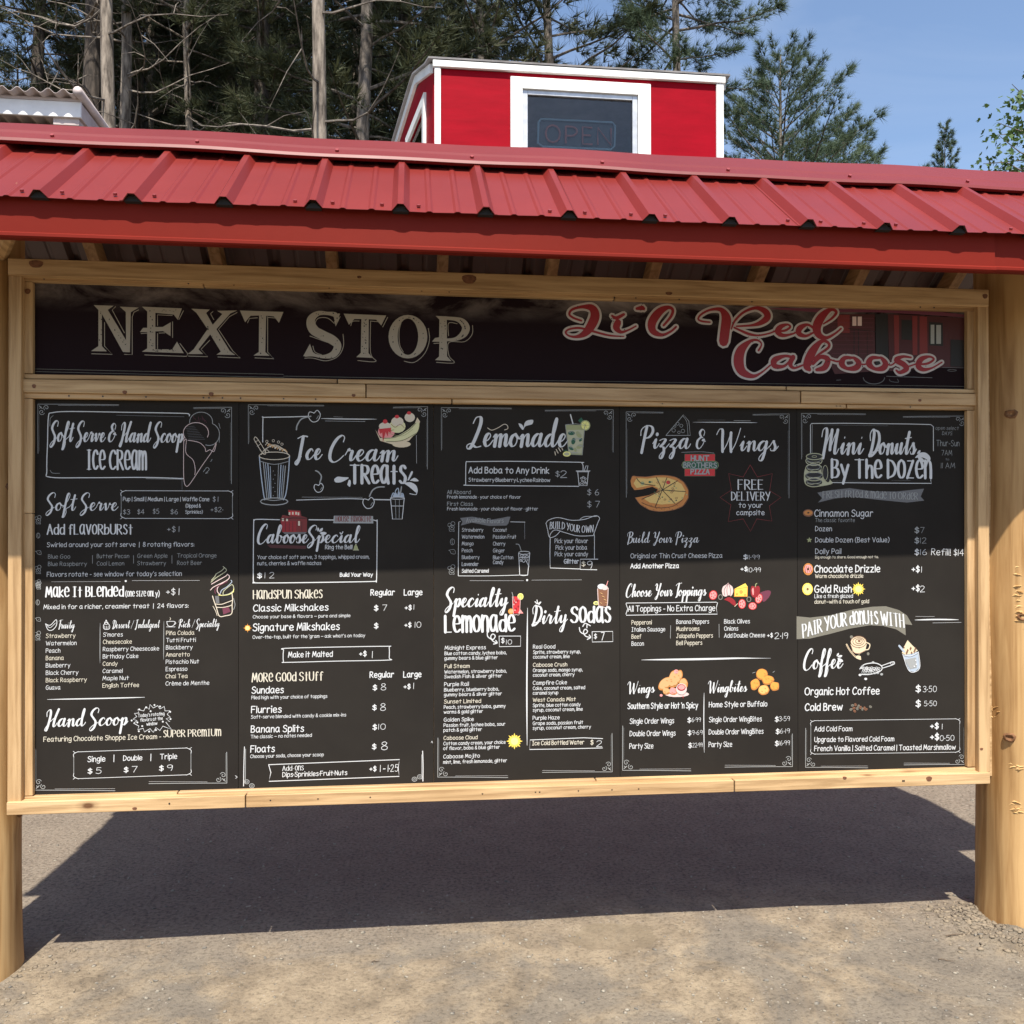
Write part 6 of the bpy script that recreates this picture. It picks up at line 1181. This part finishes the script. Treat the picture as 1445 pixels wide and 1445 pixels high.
# ================================================================ trees
def bark(name,a,b_,s=(16,16,3.2)): return noisy(name,a,b_,s,.9,.8,.02,detail=8,lo=.38,hi=.62)
M['bark_pale']=bark('pale_pine_bark',(.075,.06,.048),(.29,.245,.20)); M['bark_dark']=bark('dark_pine_bark',(.030,.024,.020),(.10,.08,.065)); M['bark_grey']=bark('grey_pine_bark',(.06,.05,.042),(.20,.17,.145)); M['deadwood']=bark('bleached_dead_branch',(.08,.065,.055),(.27,.235,.20),(9,9,9))
def leafmat(name,c1,c2,c3):
    m,t,b=newmat(name); v=coords(t,(1.6,1.6,1.6)); n=N(t,'ShaderNodeTexNoise',Scale=1.,Detail=4); t.links.new(v,n.inputs[0])
    t.links.new(ramp(t,n.outputs[0],[(.3,c1),(.5,c2),(.7,c3)]).outputs[0],b.inputs['Base Color']); b.inputs['Roughness'].default_value=.7; b.inputs['Specular IOR Level'].default_value=.3
    tr=N(t,'ShaderNodeBsdfTranslucent'); tr.inputs[0].default_value=(*c3,1); mx=N(t,'ShaderNodeMixShader'); mx.inputs[0].default_value=.22; o=t.nodes['Material Output']; t.links.new(b.outputs[0],mx.inputs[1]); t.links.new(tr.outputs[0],mx.inputs[2]); t.links.new(mx.outputs[0],o.inputs[0]); return m
M['needle']=leafmat('pine_needles',(.032,.042,.022),(.055,.068,.034),(.085,.092,.046)); M['needle_blue']=leafmat('blue_green_needles',(.045,.075,.045),(.075,.115,.070),(.115,.150,.085)); M['maple']=leafmat('maple_leaves',(.035,.068,.018),(.055,.100,.026),(.080,.135,.038))
def burst(rg,C,D,L,k,w_=.012,spread=.9):
    """k needle-like slivers leaving each centre C along D"""
    n=len(C); C=np.repeat(C,k,0); D=np.repeat(D,k,0); r=rg.normal(size=(n*k,3)); d=D+r*spread*.6; d/=np.linalg.norm(d,axis=1,keepdims=True)
    s=np.cross(d,rg.normal(size=(n*k,3))); s/=np.linalg.norm(s,axis=1,keepdims=True); l=np.repeat(L,k)[:,None]*(.6+.6*rg.random((n*k,1)))
    V=np.stack([C-s*w_,C+s*w_,C+d*l],1).reshape(-1,3); return V
def limbs_mesh(paths,n=5):
    b=MB()
    for pts,rad in paths: b.tube(pts,rad,n,cap=False)
    return b
TREE={}
def make_pine(key,H,trunk_r,crown0,crown_r,nl,seed,barkm,leaf,shape=lambda u:(1-u)**.8*(.35+.65*min(1,u*5)),tuft=(.20,9,.011),per=1.0,dead=0,lean=0.,up=.15,gap=0.):
    rg=np.random.default_rng(seed); n=14; tp=[(lean*(z/H)**2+.06*math.sin(z*.8+seed),.05*math.cos(z*.7+seed),z) for z in np.linspace(0,H,n)]
    tr=MB().tube(tp,[max(.012,trunk_r*(1-.93*(i/(n-1))**1.15)) for i in range(n)],12)
    def taxis(z): i=min(n-2,int(z/H*(n-1))); f=z/H*(n-1)-i; return np.array(tp[i])*(1-f)+np.array(tp[i+1])*f
    P=[];C=[];D=[]
    for i in range(nl):
        u=(i+.5*rg.random())/nl; z=crown0+(H-crown0)*u**.92; R_=crown_r*shape(u)*(.72+.5*rg.random())+.12; a=i*2.399+rg.normal()*.35
        if rg.random()<gap: continue
        b0=taxis(min(z,H-.05)); dr=np.array([math.cos(a),math.sin(a),0]); pts=[]; m_=6
        rise=up+.55*u
        for j in range(m_): s=j/(m_-1); pts.append(b0+dr*R_*s+np.array([0,0,R_*(rise*s-.32*(1-u)*s*s*(1-s*.9))])+rg.normal(size=3)*.03*s)
        P.append(([tuple(p) for p in pts],[max(.004,.022*R_/1.5*(1-.85*j/(m_-1))) for j in range(m_)]))
        nt=max(3,int(R_*22*per))
        for q in range(nt):
            s=.22+.78*rg.random()**.7; j=min(m_-2,int(s*(m_-1))); f=s*(m_-1)-j; p=pts[j]*(1-f)+pts[j+1]*f; side=np.cross(dr,[0,0,1]); off=rg.normal()*.17*R_*(1.15-s)
            c=p+side*off+np.array([0,0,abs(rg.normal())*.05-.02]); dd=dr*(.55+.5*s)+side*np.sign(off)*.5+np.array([0,0,.45+.35*u]); C.append(c); D.append(dd/np.linalg.norm(dd))
    C=np.array(C);D=np.array(D); V=burst(rg,C,D,tuft[0]*(.8+.4*rg.random(len(C))),tuft[1],tuft[2])
    Dd=[]
    for i in range(dead):
        z=crown0*(.30+.85*rg.random()); a=rg.random()*6.28; b0=taxis(z); L=.6+1.6*rg.random(); cv=rg.normal()*.4; pts=[tuple(b0+np.array([math.cos(a+cv*s),math.sin(a+cv*s),0])*L*s+np.array([0,0,L*(-.25*s+.45*s*s)+.05*math.sin(9*s+i)])) for s in np.linspace(0,1,7)]; Dd.append((pts,[.018*(1-.85*s) for s in np.linspace(0,1,7)]))
        for _ in range(2):
            k=2+int(rg.random()*3); q=np.array(pts[k]); e=rg.normal(size=3)*.3; Dd.append(([tuple(q),tuple(q+e*.6+np.array([0,0,.05])),tuple(q+e*1.3)],[.008,.005,.002]))
    TREE[key]=dict(tr=tr,limbs=limbs_mesh(P),V=V,dead=limbs_mesh(Dd,5) if Dd else None,bark=barkm,leaf=leaf,objs=None)
def place_tree(key,x,y,label,group=None,s=1.,rot=0.,name='pine_tree',cat='tree'):
    T_=TREE[key]; r=root(name,label,cat,(x,y,0),group); r.rotation_euler=(0,0,rot); r.scale=(s,s,s)
    if T_['objs'] is None:
        o=[]
        for nm,mb,mt,sm in (('trunk',T_['tr'],T_['bark'],True),('limbs',T_['limbs'],T_['bark'],False),('dead_branches',T_['dead'],'deadwood',False)):
            if mb is None: continue
            me=bpy.data.meshes.new(nm); me.from_pydata(mb.v,[],mb.f); me.update(); me.materials.append(M[mt])
            if sm: me.shade_smooth()
            o.append((nm,me))
        V=T_['V']; ob=mk_np('crown',V,np.arange(len(V)).reshape(-1,3),M[T_['leaf']]); me=ob.data; bpy.data.objects.remove(ob); o.append(('crown',me)); T_['objs']=o
    for nm,me in T_['objs']:
        c=bpy.data.objects.new(nm,me); COL.objects.link(c); c.parent=r
        if nm in('crown','limbs','dead_branches'): c['kind']='stuff' if nm!='crown' else 'stuff'
    return r
full=lambda u: (.55+.45*math.sin(min(1,u*2.2)*1.57))*(1-u)**.55
make_pine('wood_a',21,.20,6.0,2.7,120,1,'bark_pale','needle',full,(.26,15,.008),.9,dead=30,gap=.12)
make_pine('wood_b',23,.26,6.6,3.0,120,2,'bark_dark','needle',full,(.26,15,.008),.9,dead=26,gap=.12)
make_pine('wood_c',19,.15,5.0,2.5,110,3,'bark_grey','needle',full,(.26,15,.008),.95,dead=30,gap=.12)
make_pine('bare',20,.125,11.5,2.2,60,4,'bark_pale','needle',full,(.26,15,.008),.7,dead=34)
def gp(px,Y): p=at(px,150,Y=Y); return p.x
make_pine('bare_dark',21,.22,10.5,2.4,60,9,'bark_dark','needle',full,(.26,15,.008),.55,dead=46,gap=.35)
front=[ # pixel column in the photograph, distance, kind, scale, rot, label
(56,13.5,'bare_dark',.85,.4,'dark pine trunk standing behind the white shed roof'),
(24,16,'bare_dark',.55,1.4,'thin dark pine at the far left edge against blue sky'),
(93,15.5,'bare',.55,2.0,'slender pale pine stem between two dark trunks at the left'),
(126,12.5,'bare_dark',1.0,3.0,'thick dark pine trunk just right of the white shed roof corner'),
(152,11.2,'bare',1.1,.9,'pale barked pine, left one of a close pair right of the shed'),
(176,11.9,'bare',1.0,4.1,'pale barked pine, right one of a close pair right of the shed'),
(267,12.4,'bare',.8,2.4,'thin pale pine stem alone in the dark wood'),
(372,13.0,'wood_b',.8,5.2,'dark leaning pine trunk left of the brightest trunk'),
(448,9.6,'bare',1.05,1.1,'brightest pine trunk, bare and sunlit, left of the caboose'),
(512,12.0,'wood_c',1.1,2.2,'grey pine trunk close to the left side of the caboose cupola'),
(572,14.5,'wood_b',.9,.6,'dark pine partly behind the left edge of the cupola'),
(676,12.8,'wood_c',1.0,3.6,'pine whose dark boughs show above the cupola roof')]
for px,Y,k,s,r_,lab in front: place_tree(k,gp(px,Y),Y,lab,s=s,rot=r_)
rg=random.Random(7)
for i in range(34):
    Y=14.5+i*.6+rg.random()*1.2; px=rg.uniform(160,700) if i%9 else rg.uniform(-60,110)
    if i%9==0: Y+=22
    kk=rg.choice(['wood_a','wood_b','wood_c','wood_a'])
    place_tree(kk,gp(px,Y),Y,{'wood_a':'pale barked','wood_b':'dark barked','wood_c':'thin grey barked'}[kk]+' pine deep in the dark wood behind the shelter roof','pines deep in the wood',s=rg.uniform(.85,1.15),rot=rg.uniform(0,6.28))
for px,Y,s in ((-150,12,1.),(-60,18,1.05)): place_tree('wood_a',gp(px,Y),Y,'pine at the far left beyond the white shed','pines beyond the shed',s=s,rot=px)
# right of the caboose: open grown pines against the sky
cone=lambda u: (1-u)**.85*(.75+.25*math.sin(u*40))
def gtop(py,Y): return at(722,py,Y=Y).z
H1=at(1103,74,Y=15).z
make_pine('open_a',H1,.16,2.5,3.5,150,11,'bark_grey','needle_blue',lambda u:(1-u)**.72,(.17,14,.0045),2.1,up=.35,gap=.08)
place_tree('open_a',gp(1103,15),15,'open grown blue green pine standing against the sky right of the cupola',s=1,rot=.7)
H2=at(1215,196,Y=17).z
make_pine('open_b',H2,.13,2.,3.0,110,12,'bark_grey','needle_blue',lambda u:(1-u)**.6,(.17,14,.005),2.0,up=.3)
place_tree('open_b',gp(1195,17),17,'lower bushy pine at the right shoulder of the tall open grown pine',s=1,rot=1.9)
place_tree('open_b',gp(1062,19),19,'bushy pine just behind the right corner of the cupola',s=.97,rot=4.4)
H3=at(1334,180,Y=24).z
make_pine('spire',H3,.10,3.,1.9,150,13,'bark_grey','needle_blue',lambda u:(1-u)**1.05,(.14,12,.008),3.,up=.9)
place_tree('spire',gp(1334,24),24,'small slim pointed conifer top standing alone in the open sky',s=1.,name='spruce_tree')
# tall pine whose low boughs hang into the sky above the cupola
make_pine('over',19,.12,at(950,112,Y=12).z,1.75,110,21,'bark_grey','needle_blue',lambda u:(1-u)**.5*(.75+.25*min(1,u*6)),(.18,14,.005),2.4,up=.02,gap=.05)
place_tree('over',gp(955,12.5),12.5,'tall pine whose lowest boughs hang above the right half of the cupola roof',s=1.,rot=.3)
place_tree('wood_c',gp(770,13.5),13.5,'pine whose dark boughs end left of the sky gap above the cupola',s=1.0,rot=2.2)
# maples at the right edge
def make_maple(key,H,cr,cz0,nl,seed,ls=.085):
    rgn=np.random.default_rng(seed); tr=MB().tube([(0,0,0),(.05,0,H*.35),(-.04,.05,H*.7),(.03,0,H*.95)],[.12,.09,.05,.01],10); P=[];V=[]
    for i in range(nl):
        z=cz0+(H-cz0)*(i+.5)/nl; a=i*2.399; Rr=cr*math.sin(math.pi*min(.97,.12+.85*(z-cz0)/(H-cz0)))*(.7+.5*rgn.random())+.15; dr=np.array([math.cos(a),math.sin(a),0]); b0=np.array([0,0,z*.95]); pts=[b0+dr*Rr*s+np.array([0,0,Rr*(.35*s-.12*s*s)])+rgn.normal(size=3)*.04*s for s in np.linspace(0,1,6)]
        P.append(([tuple(p) for p in pts],[.02*(1-.85*s) for s in np.linspace(0,1,6)]))
        for q in range(int(Rr*42)):
            s=.25+.78*rgn.random()**.6; p=b0+dr*Rr*s+np.array([0,0,Rr*(.35*s-.12*s*s)])+rgn.normal(size=3)*np.array([.16,.16,.10])*Rr*.6; d=dr*.6+rgn.normal(size=3)*.5+np.array([0,0,-.25]); d/=np.linalg.norm(d); u=np.cross(d,rgn.normal(size=3)); u/=np.linalg.norm(u); L=ls*(.7+.6*rgn.random())
            for (f,w_) in ((1.,.0),(.82,.55),(.82,-.55)):   # three lobes of one leaf
                dd=d*f+u*w_; dd/=np.linalg.norm(dd); uu=np.cross(dd,np.cross(d,u)); V+=[p-u*0,p+dd*L*.55+uu*L*.20,p+dd*L*(1 if w_==0 else .8),p,p+dd*L*(1 if w_==0 else .8),p+dd*L*.55-uu*L*.20]
    TREE[key]=dict(tr=tr,limbs=limbs_mesh(P),V=np.array(V),dead=None,bark='bark_grey',leaf='maple',objs=None)
mt=at(1475,60,Y=6.5); make_maple('maple_a',mt.z+.5,1.25,2.6,130,31,.065); place_tree('maple_a',at(1532,150,Y=6.5).x,6.5,'broadleaf tree reaching in at the right edge of the photo, upper leaves',name='maple_tree',rot=1.)
mt=at(1430,203,Y=9.5); make_maple('maple_b',mt.z,1.0,2.4,60,32,.10); place_tree('maple_b',at(1465,200,Y=9.5).x,9.5,'low rounded broadleaf crown showing just above the right end of the red roof',name='maple_tree',rot=2.)
